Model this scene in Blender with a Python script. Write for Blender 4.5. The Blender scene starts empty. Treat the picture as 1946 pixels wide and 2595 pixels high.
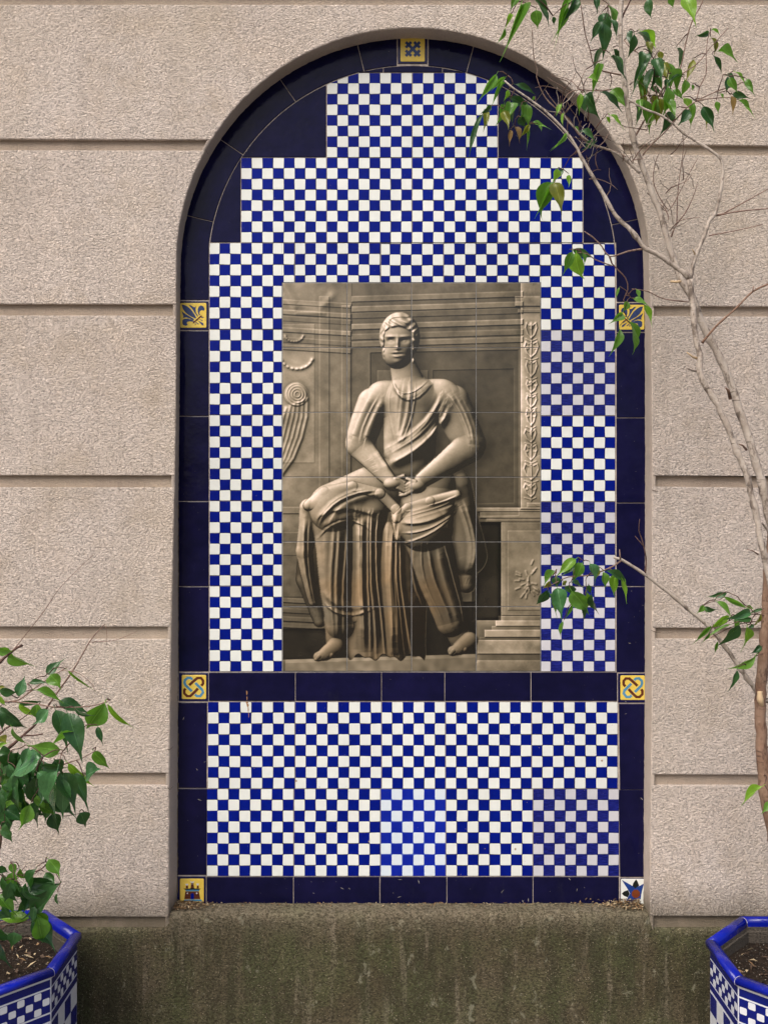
import bpy, bmesh, math, random
import numpy as np
from mathutils import Vector, Matrix
random.seed(11)
C = bpy.context.scene.collection
S = bpy.context.scene
R = math.radians
# ------------------------------------------------------------------ camera, light, exposure
CAM_D, CAM_H, FPX = 2.18, 1.5, 2360.0          # metres to the tiles, lens height, focal length in photograph pixels
cd = bpy.data.cameras.new('camera'); cam = bpy.data.objects.new('camera', cd); C.objects.link(cam)
cam.location = (0, -CAM_D, CAM_H); cam.rotation_euler = (R(90), 0, 0)
cd.sensor_fit = 'VERTICAL'; cd.sensor_height = 24; cd.lens = 24 * FPX / 2595; cd.clip_start = .02; cd.clip_end = 500
S.camera = cam
S.render.resolution_x, S.render.resolution_y = 767, 1024
SUN_EL, SUN_AZ = R(52), R(-35)                 # high, from the front and the left
w = bpy.data.worlds.new('World'); S.world = w; w.use_nodes = True
nt = w.node_tree; nt.nodes.clear()
sky = nt.nodes.new('ShaderNodeTexSky'); sky.sky_type = 'NISHITA'; sky.sun_disc = False
sky.sun_elevation = SUN_EL; sky.sun_rotation = R(180) + SUN_AZ * -1
sky.air_density = 1.0; sky.dust_density = 6.0; sky.ozone_density = 0.6
bg = nt.nodes.new('ShaderNodeBackground'); bg.inputs['Strength'].default_value = .085
wo = nt.nodes.new('ShaderNodeOutputWorld')
nt.links.new(sky.outputs[0], bg.inputs[0]); nt.links.new(bg.outputs[0], wo.inputs[0])
sd = bpy.data.lights.new('sun', 'SUN'); sun = bpy.data.objects.new('sun', sd); C.objects.link(sun)
sd.energy = 1.5; sd.angle = R(38); sd.color = (1.0, .965, .92)
# light travels from the camera side (-Y), from the left (-X) and above
dirv = Vector((-math.sin(-SUN_AZ) * math.cos(SUN_EL), -math.cos(SUN_AZ) * math.cos(SUN_EL), math.sin(SUN_EL)))
sun.rotation_euler = dirv.to_track_quat('Z', 'Y').to_euler(); sun.location = (-2, -4, 6)
S.view_settings.view_transform = 'Standard'; S.view_settings.look = 'None'
S.view_settings.exposure = 0.90; S.view_settings.gamma = 1.0; S.view_settings.use_curve_mapping = False

# ------------------------------------------------------------------ measures
K = 1946 / 1659.0
FD = FPX / K
def P(x, y, depth=CAM_D):                       # a point of the facade drawing at a distance from the lens, in metres
    return ((x - 829.5) / FD * depth, depth - CAM_D, CAM_H - (y - 1106) / FD * depth)
def PS(x, y, depth): return Vector(P(x / K, y / K, depth))
FRONT = 2.132; YF = FRONT - CAM_D; YG = YF + .0095

# ------------------------------------------------------------------ object helpers
def link(name, me, parent=None, mats=()):
    o = bpy.data.objects.new(name, me); C.objects.link(o)
    for m in mats: me.materials.append(m)
    if parent is not None: o.parent = parent
    return o
def mesh(name, vs, fs, mats=(), parent=None, mi=None, smooth=False, loc=None):
    me = bpy.data.meshes.new(name)
    me.from_pydata([tuple(v) for v in vs], [], fs)
    if mi is not None: me.polygons.foreach_set('material_index', mi)
    if smooth: me.polygons.foreach_set('use_smooth', [True] * len(me.polygons))
    me.update()
    return link(name, me, parent, mats)
def thing(name, label, cat, loc=(0, 0, 0), group=None):
    o = bpy.data.objects.new(name, None); C.objects.link(o); o.empty_display_size = .05
    o.location = loc; o['label'] = label; o['category'] = cat
    if group: o['group'] = group
    return o
def clear_parent_offset(child, parent):         # child geometry is written in world metres
    child.matrix_parent_inverse = Matrix.Translation(-Vector(parent.location))

# ------------------------------------------------------------------ materials
def mat(name, col=(.5, .5, .5), rough=.6, spec=.5):
    m = bpy.data.materials.new(name); m.use_nodes = True
    b = m.node_tree.nodes['Principled BSDF']
    b.inputs['Base Color'].default_value = (*col, 1); b.inputs['Roughness'].default_value = rough
    b.inputs['Specular IOR Level'].default_value = spec
    return m
class N:
    def __init__(s, m): s.m = m; s.t = m.node_tree; s.b = s.t.nodes['Principled BSDF']
    def new(s, k, **kw):
        n = s.t.nodes.new(k)
        for a, v in kw.items(): setattr(n, a, v)
        return n
    def l(s, a, b): s.t.links.new(a, b)
    def pos(s, scale=(1, 1, 1)):
        g = s.new('ShaderNodeNewGeometry'); mp = s.new('ShaderNodeMapping'); mp.inputs['Scale'].default_value = scale
        s.l(g.outputs['Position'], mp.inputs['Vector']); return mp.outputs[0]
    def objc(s, scale=(1, 1, 1)):
        g = s.new('ShaderNodeTexCoord'); mp = s.new('ShaderNodeMapping'); mp.inputs['Scale'].default_value = scale
        s.l(g.outputs['Object'], mp.inputs['Vector']); return mp.outputs[0]
    def noise(s, vec, scale, detail=3, rough=.5, dist=0):
        n = s.new('ShaderNodeTexNoise'); n.inputs['Scale'].default_value = scale; n.inputs['Detail'].default_value = detail
        n.inputs['Roughness'].default_value = rough; n.inputs['Distortion'].default_value = dist
        s.l(vec, n.inputs['Vector']); return n.outputs['Fac']
    def ramp(s, fac, stops):
        r = s.new('ShaderNodeValToRGB'); e = r.color_ramp.elements
        while len(e) < len(stops): e.new(.5)
        for q, (p, c) in zip(e, stops):
            q.position = p; q.color = (*c, 1) if len(c) == 3 else c
        s.l(fac, r.inputs[0]); return r.outputs[0]
    def rng(s, fac, a, b, c=0., d=1.):
        r = s.new('ShaderNodeMapRange'); s.l(fac, r.inputs[0])
        for i, v in enumerate((a, b, c, d)): r.inputs[i + 1].default_value = v
        return r.outputs[0]
    def math(s, op, a, b):
        n = s.new('ShaderNodeMath', operation=op)
        for i, v in enumerate((a, b)):
            if isinstance(v, (int, float)): n.inputs[i].default_value = v
            else: s.l(v, n.inputs[i])
        return n.outputs[0]
    def mix(s, fac, a, b, mode='MIX'):
        n = s.new('ShaderNodeMix', data_type='RGBA', blend_type=mode)
        if isinstance(fac, (int, float)): n.inputs[0].default_value = fac
        else: s.l(fac, n.inputs[0])
        for i, v in ((6, a), (7, b)):
            if isinstance(v, tuple): n.inputs[i].default_value = (*v, 1)
            else: s.l(v, n.inputs[i])
        return n.outputs[2]
    def bump(s, h, dist, strength=1.0, prev=None):
        n = s.new('ShaderNodeBump'); n.inputs['Strength'].default_value = strength; n.inputs['Distance'].default_value = dist
        s.l(h, n.inputs['Height'])
        if prev is not None: s.l(prev, n.inputs['Normal'])
        return n.outputs[0]
    def col(s, c): s.l(c, s.b.inputs['Base Color'])
    def nrm(s, n): s.l(n, s.b.inputs['Normal'])
    def rough(s, r): s.l(r, s.b.inputs['Roughness'])

def stucco(name, base, dark, bumpd, fine=1.0, smooth=False):
    m = mat(name, base, .93, .2); n = N(m); v = n.pos()
    big = n.noise(v, 2.3, 4, .6); mid = n.noise(v, 11, 3, .6)
    grain = n.noise(n.pos((1, 1, 1.35)), 215 * fine, 2.5, .65, .7)
    g2 = n.noise(v, 420, 2, .6)
    streak = n.noise(n.pos((9, 9, .8)), 2.0, 3, .6)
    c = n.mix(n.rng(big, .35, .7), base, dark)
    c = n.mix(n.rng(mid, .45, .75, 0, .35), c, tuple(x * y for x, y in zip(base, (1.12, 1.06, 1.0))))
    c = n.mix(n.rng(streak, .52, .72, 0, .34), c, tuple(x * .8 for x in dark))
    pit = n.rng(grain, .37, .47, .60 if not smooth else .85, 1.0)
    c = n.mix(1.0, c, n.ramp(pit, [(0, (0, 0, 0)), (1, (1, 1, 1))]), 'MULTIPLY')
    gn = n.rng(g2, .3, .7, .90, 1.06)
    c = n.mix(1.0, c, n.ramp(gn, [(0, (0, 0, 0)), (1, (1, 1, 1))]), 'MULTIPLY')
    if name != 'planter_concrete':              # splash dirt creeping up from the plinth
        g = n.new('ShaderNodeNewGeometry'); z = n.new('ShaderNodeSeparateXYZ'); n.l(g.outputs['Position'], z.inputs[0])
        wz = n.math('ADD', z.outputs[2], n.math('MULTIPLY', n.noise(n.pos((1, 1, .4)), 16, 4, .65), .10 if smooth else .07))
        c = n.mix(n.rng(wz, .60 if not smooth else .635, .69 if not smooth else .70, .75, 0), c, (.13, .11, .07))
        blot = n.noise(v, 5.5, 5, .7); c = n.mix(n.rng(blot, .52, .74, 0, .55), c, (.45, .37, .28)); yl_ = n.noise(n.pos((1, 1, .7)), 1.7, 5, .65); c = n.mix(n.rng(yl_, .46, .62, 0, .30), c, (.62, .52, .40))
        crk = n.noise(n.pos((1, 1, .25)), 9, 5, .75); c = n.mix(n.rng(crk, .60, .70, 0, .22), c, (.30, .25, .20))
    n.col(c)
    h = n.math('ADD', n.rng(grain, .3, .62), n.math('MULTIPLY', g2, .3))
    n.nrm(n.bump(h, bumpd))
    return m
M = {}
M['stucco'] = stucco('block_stucco', (.80, .700, .628), (.70, .600, .525), .0042)
M['groove'] = stucco('groove_render', (.50, .41, .335), (.38, .305, .24), .0014, 1.6, True)
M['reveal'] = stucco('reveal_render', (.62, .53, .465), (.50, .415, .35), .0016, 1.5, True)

def plinth_mat():
    m = mat('damp_plinth_render', (.1, .09, .06), .95, .2); n = N(m); v = n.pos()
    big = n.noise(v, 3.2, 4, .6); st = n.noise(n.pos((1, 1, .09)), 17, 4, .62); st2 = n.noise(n.pos((1, 1, .12)), 38, 3, .6)
    fine = n.noise(n.pos((1, 1, 1.3)), 165, 3, .65, .7); moss = n.noise(v, 7, 5, .65)
    c = n.mix(n.rng(big, .35, .7), (.074, .062, .034), (.128, .104, .068))
    c = n.mix(n.rng(st, .47, .58, 0, .85), c, (.050, .048, .026))
    c = n.mix(n.rng(st2, .57, .66, 0, .5), c, (.23, .195, .14))
    c = n.mix(n.rng(moss, .46, .66, 0, .6), c, (.085, .098, .040))
    # colour turns paler towards the upper edge
    g = n.new('ShaderNodeSeparateXYZ'); gg = n.new('ShaderNodeNewGeometry'); n.l(gg.outputs['Position'], g.inputs[0])
    wob = n.math('ADD', g.outputs[2], n.math('MULTIPLY', st, .10))
    c = n.mix(n.rng(wob, .575, .66, 0, .65), c, (.23, .19, .14))
    c = n.mix(n.rng(fine, .40, .56, .80, 0), c, (.028, .024, .014))
    lic = n.noise(n.pos((1, 1, .8)), 26, 6, .75, .5); c = n.mix(n.rng(lic, .60, .66, 0, .45), c, (.30, .29, .21))
    sp = n.noise(v, 330, 1, .5)
    c = n.mix(n.rng(sp, .66, .74, 0, .7), c, (.33, .28, .20))
    n.col(c); n.nrm(n.bump(n.math('ADD', fine, n.math('MULTIPLY', sp, .6)), .0035))
    return m
M['plinth'] = plinth_mat()

def glaze(name, col, dark=None, rough=.13, wav=.0004, vscale=60, spec=.5, streak=0):
    m = mat(name, col, rough, spec * .6); n = N(m); v = n.pos()
    dark = dark or tuple(x * .7 for x in col)
    a = n.noise(v, 6, 3, .6); b = n.noise(v, vscale, 2, .5)
    c = n.mix(n.rng(n.math('ADD', a, n.math('MULTIPLY', b, .6)), .6, 1.0), col, dark)
    if streak:
        s = n.noise(n.pos((.25, 1, 2.2)), 260, 3, .65)
        c = n.mix(n.rng(s, .45, .68, 0, streak), c, tuple(min(1, x * 3 + .02) for x in col))
    sp = n.noise(v, 300, 0, .5)
    c = n.mix(n.rng(sp, .86, .88, 0, .5), c, (.30, .28, .27))
    oi = n.new('ShaderNodeObjectInfo'); tv = n.rng(oi.outputs['Random'], 0, 1, .90, 1.05)
    c = n.mix(1.0, c, n.ramp(tv, [(0, (0, 0, 0)), (1, (1, 1, 1))]), 'MULTIPLY')
    gr = n.noise(n.pos((1, 1, .45)), 20, 5, .7); c = n.mix(n.rng(gr, .60, .78, 0, .22), c, tuple(x * .55 + .03 for x in col))
    n.col(c)
    wv = n.noise(v, 14, 2, .5)
    n.nrm(n.bump(wv, .004, .35, n.bump(n.noise(v, 90, 2), wav, .6)))
    n.rough(n.rng(n.noise(v, 9, 4, .6), .35, .7, rough, rough + .16))
    return m
M['white'] = glaze('white_glaze', (.715, .735, .70), (.66, .68, .645), .16)
M['blue'] = glaze('cobalt_glaze', (.0005, .0085, .205), (.0005, .0055, .145), .12, spec=.2)
M['line'] = mat('manganese_line', (.022, .016, .03), .5)
M['lilac'] = glaze('greyed_white_glaze', (.575, .57, .60), (.52, .515, .55), .16)
M['hand_blue'] = glaze('brushed_cobalt_glaze', (.003, .007, .13), (.002, .005, .09), .12, streak=.45)
M['line2'] = mat('dark_blue_line', (.012, .012, .07), .5)
M['bleed_white'] = glaze('bluish_white_glaze', (.63, .68, .72), (.56, .635, .71), .14)
M['bleed_blue'] = glaze('bright_cobalt_glaze', (.001, .014, .31), (.001, .010, .24), .12)
M['line3'] = mat('bleeding_blue_line', (.06, .11, .42), .3)
M['navy'] = glaze('navy_glaze', (.0064, .0060, .038), (.0034, .0036, .022), .07, .0006, 30, .22)
M['navy2'] = glaze('navy_border_glaze', (.004, .005, .06), (.003, .003, .03), .13)
M['grout'] = mat('pale_grout', (.48, .41, .36), .9, .2)
M['grout2'] = mat('grey_grout', (.25, .245, .24), .9, .2)
M['biscuit'] = mat('biscuit_clay', (.42, .30, .22), .8, .2)
M['yellow'] = glaze('yellow_glaze', (.74, .56, .11), (.66, .45, .06), .2)
M['steel_blue'] = glaze('slate_blue_glaze', (.030, .055, .16), (.02, .035, .10), .2)
M['brown'] = glaze('brown_glaze', (.11, .028, .014), (.07, .02, .012), .2)
M['maroon'] = glaze('maroon_glaze', (.10, .014, .014), (.07, .01, .01), .2)
M['sky_blue'] = glaze('turquoise_glaze', (.09, .26, .42), (.05, .19, .30), .2)
M['black_green'] = glaze('black_green_glaze', (.010, .014, .010), None, .2)
M['rust_red'] = glaze('rust_glaze', (.20, .045, .010), (.13, .03, .01), .2)
M['mid_blue'] = glaze('mid_blue_glaze', (.010, .050, .24), (.008, .03, .16), .2)
M['rim_blue'] = glaze('rim_cobalt_glaze', (.004, .012, .30), (.003, .008, .20), .10, .0008, 25)
M['pot_navy'] = glaze('planter_cobalt_glaze', (.003, .009, .155), (.002, .006, .10), .12)
M['pot_white'] = glaze('planter_white_glaze', (.64, .66, .69), (.55, .57, .62), .13)
M['concrete'] = stucco('planter_concrete', (.10, .085, .07), (.05, .045, .035), .002)
for k in ('grout', 'grout2', 'biscuit'):
    n = N(M[k]); c0 = tuple(n.b.inputs['Base Color'].default_value)[:3]; v = n.pos()
    n.col(n.mix(n.rng(n.noise(v, 45, 4, .7), .38, .7), c0, tuple(x * .55 for x in c0))); n.nrm(n.bump(n.noise(v, 400, 2), .0008))

def soil_mat():
    m = mat('potting_soil', (.02, .013, .009), .95, .2); n = N(m); v = n.pos()
    c = n.mix(n.rng(n.noise(v, 120, 3, .7), .4, .7), (.012, .008, .005), (.035, .022, .014))
    c = n.mix(n.rng(n.noise(v, 260, 1), .70, .74), c, (.45, .42, .36)); n.col(c)
    n.nrm(n.bump(n.noise(v, 150, 4, .7), .008)); return m
M['soil'] = soil_mat()
def bark(name, a, b, dark, sc=1.):
    m = mat(name, a, .8, .3); n = N(m); v = n.pos()
    c = n.mix(n.rng(n.noise(v, 22 * sc, 4, .65), .38, .62), a, b)
    c = n.mix(n.rng(n.noise(n.pos((1, 1, .5)), 70 * sc, 3, .7), .52, .64, 0, .75), c, dark)
    c = n.mix(n.rng(n.noise(n.pos((.4, .4, 2.6)), 46 * sc, 3, .7), .60, .68, 0, .7), c, tuple(x * .6 for x in dark))
    c = n.mix(n.rng(n.noise(v, 120, 3, .6), .60, .70, 0, .5), c, tuple(min(.8, x * 1.35) for x in a))
    n.col(c); n.nrm(n.bump(n.noise(n.pos((1, 1, .45)), 150, 4, .7), .0030)); return m
M['bark_grey'] = bark('grey_bark', (.46, .40, .345), (.34, .285, .24), (.09, .065, .05))
M['bark_brown'] = bark('red_brown_bark', (.20, .115, .075), (.26, .17, .12), (.075, .04, .028))
M['twig'] = bark('twig_bark', (.20, .125, .095), (.28, .20, .16), (.10, .05, .04), 2)
M['twig_dark'] = bark('dark_twig_bark', (.085, .045, .035), (.13, .075, .06), (.04, .02, .018), 2)
M['cut_wood'] = mat('cut_wood', (.55, .40, .24), .8)
def leafm(name, a, b, trans=.35, rough=.30):
    m = mat(name, a, rough, .5); n = N(m)
    oi = n.new('ShaderNodeObjectInfo'); uv = n.new('ShaderNodeTexCoord'); sx = n.new('ShaderNodeSeparateXYZ'); n.l(uv.outputs['UV'], sx.inputs[0])
    c = n.mix(oi.outputs['Random'], a, b)
    v = n.objc((1, 1, 1)); c = n.mix(n.rng(n.noise(v, 4, 3, .6), .4, .75, 0, .35), c, tuple(x * .6 for x in a))
    # pale midrib
    d = n.math('ABSOLUTE', n.math('SUBTRACT', sx.outputs[0], .5), 0)
    c = n.mix(n.rng(d, .0, .03, .45, 0), c, tuple(min(1, x * 2.2 + .03) for x in b))
    n.col(c)
    out = n.t.nodes['Material Output']; tr = n.new('ShaderNodeBsdfTranslucent'); ms = n.new('ShaderNodeMixShader'); ms.inputs[0].default_value = trans
    br = n.mix(1.0, c, (1.9, 2.1, .9), 'MULTIPLY'); n.l(br, tr.inputs[0])
    n.l(n.b.outputs[0], ms.inputs[1]); n.l(tr.outputs[0], ms.inputs[2]); n.l(ms.outputs[0], out.inputs[0])
    side = n.math('MULTIPLY', n.noise(v, 9, 2), 1); n.nrm(n.bump(side, .03, .12))
    return m
M['leaf_g'] = leafm('green_leaf', (.070, .175, .022), (.115, .255, .038), .4)
M['leaf_b'] = leafm('bright_leaf', (.13, .27, .025), (.19, .36, .04), .45)
M['leaf_d'] = leafm('dark_leaf', (.020, .068, .020), (.038, .110, .028), .22)
M['leaf_y'] = leafm('olive_yellow_leaf', (.13, .15, .022), (.20, .21, .03), .35)
M['leaf_o'] = leafm('withered_leaf', (.20, .12, .045), (.26, .17, .06), .3, .6)
M['leaf_p'] = leafm('glossy_leaf', (.045, .135, .045), (.06, .16, .055), .1, .22)

# ================================================================== the printed picture
def make_mural(S=1.5):
    # print on the 24 picture tiles: a plain generic draped seated statue in a stone interior
    X0,Y0,X1,Y1=610.5,611.0,1167.0,1450.0
    W=int(round((X1-X0)*S)); H=int(round((Y1-Y0)*S))
    xs=X0+(np.arange(W)+.5)/S; ys=Y0+(np.arange(H)+.5)/S
    X,Y=np.meshgrid(xs,ys)
    rng=np.random.RandomState(4)
    def blur(a,s):
        s=s*S
        fy=np.fft.fftfreq(a.shape[0]*2)[:,None]; fx=np.fft.rfftfreq(a.shape[1]*2)[None,:]
        p=np.pad(a,((0,a.shape[0]),(0,a.shape[1])),mode='symmetric')
        return np.fft.irfft2(np.fft.rfft2(p)*np.exp(-2*(np.pi*s)**2*(fx*fx+fy*fy)),s=p.shape)[:a.shape[0],:a.shape[1]]
    def noise(s):
        n=blur(rng.randn(H,W),s); return n/n.std()
    n2,n5,n14,n40=noise(1.3),noise(5),noise(14),noise(40)
    wx=n40*2.5+n5*.25
    # ---------------------------------------------------------------- background: stone interior
    bh=np.zeros((H,W)); al=np.full((H,W),.30)
    def box(x0,y0,x1,y1,dz=0,a=None,skew=0.,soft=.7):
        yy=Y-skew*(X-x0)
        m=np.clip((X-x0)/soft,0,1)*np.clip((x1-X)/soft,0,1)*np.clip((yy-y0)/soft,0,1)*np.clip((y1-yy)/soft,0,1)
        nonlocal bh,al
        bh=bh+m*dz
        if a is not None: al=al*(1-m)+a*m
    def disc(cx,cy,r,dz,a=None,ry=None):
        nonlocal bh,al
        d=np.hypot(X-cx,(Y-cy)*r/(ry or r))
        m=np.clip((r-d)/1.2,0,1)
        bh=bh+dz*np.sqrt(np.clip(1-(d/r)**2,0,1))
        if a is not None: al=al*(1-m)+a*m
    def line(pts,w,dz,a=None):
        nonlocal bh,al
        acc=np.zeros((H,W))
        for (ax,ay),(bx,by) in zip(pts[:-1],pts[1:]):
            i0,i1=[max(0,int((q-Y0)*S)) for q in (min(ay,by)-3*w,max(ay,by)+3*w+1)]
            j0,j1=[max(0,int((q-X0)*S)) for q in (min(ax,bx)-3*w,max(ax,bx)+3*w+1)]
            x=X[i0:i1,j0:j1]; y=Y[i0:i1,j0:j1]
            if x.size==0: continue
            t=np.clip(((x-ax)*(bx-ax)+(y-ay)*(by-ay))/((bx-ax)**2+(by-ay)**2+1e-6),0,1)
            acc[i0:i1,j0:j1]=np.maximum(acc[i0:i1,j0:j1],np.exp(-((x-ax-t*(bx-ax))**2+(y-ay-t*(by-ay))**2)/w/w))
        bh=bh+dz*acc
    box(600,600,760,1200,3,.40)                     # pale left wall
    box(600,700,680,1000,2,.50); box(690,640,712,1300,5,.36); box(738,660,758,1250,7,.34)
    for k,(y,dz,a) in enumerate([(640,8,.33),(662,12,.36),(676,5,.28),(700,14,.37),(722,6,.30),(738,10,.33)]):
        box(760,y,1130,y+13,dz,a,skew=-.03)
        box(600,y+6,760,y+17,dz*.7,a+.03,skew=.06)
    box(800,762,1120,1120,-6,.20,skew=-.02); box(935,800,1110,1090,-4,.165,skew=-.02)
    box(815,800,925,1090,4,.27)
    # pilaster with carved ornament, right
    box(1124,600,1170,1100,16,.66); box(1112,640,1170,662,14,.55); box(1118,668,1170,676,8,.42)
    y=700.; k=0
    while y<1080:
        st=rng.uniform(26,44); line([(1147,y),(1147+rng.uniform(-1,1),y+st)],1.4,8)
        for s in (-1,1):
            a=rng.uniform(9,16); q=rng.uniform(.3,1.)
            line([(1147,y+st*.75),(1147+s*a*.6,y+st*.55),(1147+s*a,y+st*.2),(1147+s*a*.8,y-2),(1147+s*a*.35,y+st*.1*q)],1.8,9)
            if k%2: disc(1147+s*a*.6,y+st*.28,rng.uniform(2.5,4.5),6)
            line([(1147+s*2,y+st*.9),(1147+s*a*.9,y+st*.8)],1.4,6)
        if k%3==0: disc(1147,y+4,rng.uniform(4,6.5),9,ry=rng.uniform(5,9))
        y+=st; k+=1
    # pedestal right
    box(1028,1096,1170,1106,26,.46); box(1036,1106,1170,1120,18,.43); box(1050,1120,1170,1128,14,.38)
    box(1082,1128,1170,1330,12,.40); box(1096,1146,1170,1318,4,.44)
    for k in range(26):
        a=rng.rand()*6.28; r=rng.rand()*24; cx,cy=1140+r*np.cos(a)*.8,1255+r*np.sin(a)*1.7
        line([(cx,cy),(cx+9*np.cos(a),cy+9*np.sin(a))],2.2,6)
    box(1028,1128,1082,1340,-60,.06); box(1020,1090,1030,1340,-10,.10)
    L_=[(1330,1076,.42,9),(1340,1070,.56,14),(1352,1062,.36,7),(1360,1046,.50,16),(1376,1036,.30,6),(1382,1030,.55,18),(1412,1028,.27,8),(1426,1028,.42,12),(1460,0,0,0)]
    for (y,x,a,dz),nx in zip(L_[:-1],L_[1:]): box(x,y,1170,nx[0]+.7,dz,a)
    # round urn belly right edge, scroll left
    disc(1172,1040,36,18,.55,ry=58); box(1138,1086,1170,1096,12,.5)
    disc(640,852,26,26,.52); 
    for k in range(4):
        t=np.linspace(0,6.28,26); r=24-k*6
        line([(643+r*np.cos(q),852+r*np.sin(q)) for q in t],1.6,5)
    for k in range(6):
        line([(664-k*9,862+k*4),(663-k*10,900),(652-k*10,945),(634-k*9,990),(606-k*6,1030)],4,11)
    for (cx,cy,rr,e) in ((636,722,20,3.0),(642,770,34,4.0)):
        line([(cx+rr*np.cos(q),cy+rr*.8*np.sin(q)) for q in np.linspace(.25,2.9,16)],e,9)
        for q in np.linspace(.3,2.8,9): disc(cx+rr*np.cos(q),cy+rr*.8*np.sin(q),e*.9,5)
    line([(612,615),(640,660),(690,668),(716,640)],9,10); line([(612,640),(640,676),(700,676)],6,8)
    # lower left base mouldings
    box(600,1095,720,1110,9,.36); box(600,1150,660,1290,4,.30)
    for y,a in [(1290,.33),(1312,.26),(1330,.36),(1344,.30)]: box(600,y,745,y+11,8,a,skew=.05)
    box(600,1358,800,1425,-30,.07); box(880,1300,1030,1430,-30,.06)
    al=al*(1-.35*np.clip((Y-1150)/250,0,1)*(X<1030))*(1+.07*n5+.09*n14+.07*n40+.03*n2)
    # ---------------------------------------------------------------- the figure
    F=np.full((H,W),-200.)
    def smax(a,b,k): 
        h=np.clip(.5+.5*(a-b)/k,0,1); return b*(1-h)+a*h+k*h*(1-h)
    def cap(p,q,k=8,sx=1.0):
        nonlocal F
        ax,ay,az,ar=p; bx,by,bz,br=q
        L=(bx-ax)**2+(by-ay)**2+1e-6
        t=np.clip(((X+wx-ax)*(bx-ax)+(Y-ay)*(by-ay))/L,0,1)
        d=np.hypot(X+wx-ax-t*(bx-ax),(Y-ay-t*(by-ay)))
        r=ar+(br-ar)*t
        h=np.where(d<r,az+(bz-az)*t+np.sqrt(np.clip(r*r-d*d,0,None)),-200)
        F=np.where((h>-150)&(F>-150),smax(h,F,k),np.maximum(h,F))
    def ell(cx,cy,cz,rx,ry,rz,k=5):
        nonlocal F
        d=((X-cx)/rx)**2+((Y-cy)/ry)**2
        h=np.where(d<1,cz+rz*np.sqrt(np.clip(1-d,0,None)),-200)
        F=np.where((h>-150)&(F>-150),smax(h,F,k),np.maximum(h,F))
    # seat, hanging mantle
    cap((960,1060,-50,60),(1000,1200,-50,46)); cap((1000,1200,-50,30),(1004,1262,-50,20))
    cap((690,1110,-30,40),(668,1250,-40,30)); cap((668,1250,-40,30),(690,1340,-40,16))
    cap((830,1180,-48,96),(835,1400,-48,86))
    # torso, shoulders
    cap((888,872,10,62),(882,1005,14,56),14); cap((826,862,8,40),(952,860,10,42),26)
    cap((874,808,10,30),(886,846,12,54),26);
    cap((884,960,34,40),(880,1000,34,44),24)
    # arms
    cap((806,872,10,36),(776,960,22,30),16); cap((776,965,26,28),(838,1036,92,15),12)
    cap((972,872,6,42),(1016,958,12,34),18); cap((1014,966,18,33),(910,1038,92,16),12)
    # lap, knees, shins
    cap((836,1046,20,56),(722,1096,62,54),16); cap((925,1052,20,58),(918,1136,66,58),16)
    ell(718,1098,70,50,52,52,12); ell(914,1140,76,52,52,54,12)
    cap((720,1110,54,47),(734,1350,10,31),12); cap((918,1150,60,50),(974,1345,10,31),12)
    cap((726,1340,0,27),(724,1395,0,19)); cap((976,1340,0,28),(994,1385,0,20))
    # rolled edge of the mantle across the lap and down between the knees
    for q0,q1 in (((668,1092),(700,1062)),((700,1062),(760,1050)),((760,1050),(820,1066)),((820,1066),(856,1100)),((856,1100),(866,1160))):
        cap((*q0,88,11),(*q1,88,11),16)
    for q0,q1 in (((985,1068),(930,1082)),((930,1082),(880,1096)),((880,1096),(858,1120))): cap((*q0,92,10),(*q1,92,10),16)
    cap((800,1100,50,40),(792,1200,34,34),10); cap((792,1200,34,34),(806,1400,0,34),10)
    cap((846,1150,40,24),(862,1400,4,26),8); cap((776,1120,62,18),(768,1330,16,14),5)
    cap((672,1100,40,24),(656,1190,24,18),12); cap((656,1190,24,18),(676,1300,6,10),8)
    # neck and head
    cap((866,772,26,26),(880,820,20,36),10)
    cloth=F.copy()
    ell(863,728,44,44,54,52,4); ell(858,762,50,33,34,42,8)
    head=(((X-861)/47)**2+((Y-735)/62)**2)<1.05
    for cx,cy,s in ((850,1044,-1),(898,1050,1)):
        ell(cx,cy,92,22,15,24,5)
        for k in range(4): cap((cx-s*8,cy-8+k*5.5,106,5.5),(cx-s*22,cy-1+k*6,104,4.4),1.5); cap((cx-s*22,cy-1+k*6,104,4.6),(cx-s*34,cy+5+k*5,94,3.6),1.5)
        cap((cx-s*2,cy-9,108,5),(cx-s*20,cy-16,104,4),2)
    for cx,cy in ((712,1408),(1000,1396)):
        cap((cx+12,cy-12,16,19),(cx-8,cy+4,22,15),6); cap((cx-8,cy+5,22,14),(cx-22,cy+10,22,11),5)
        for k in range(4): cap((cx-20+k*8,cy+9-k,32,4.6),(cx-27+k*8,cy+16-k,28,3.8),1.5)
    hem=1420+5*np.sin(X/9.)+3*np.sin(X/4.3+1)
    F=np.where((Y>hem)&(cloth>-150)&(np.abs(X-712)>20)&(np.abs(X-1000)>20),-200.,F)
    body=F>-150
    # folds -------------------------------------------------
    fo=np.zeros((H,W))
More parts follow.
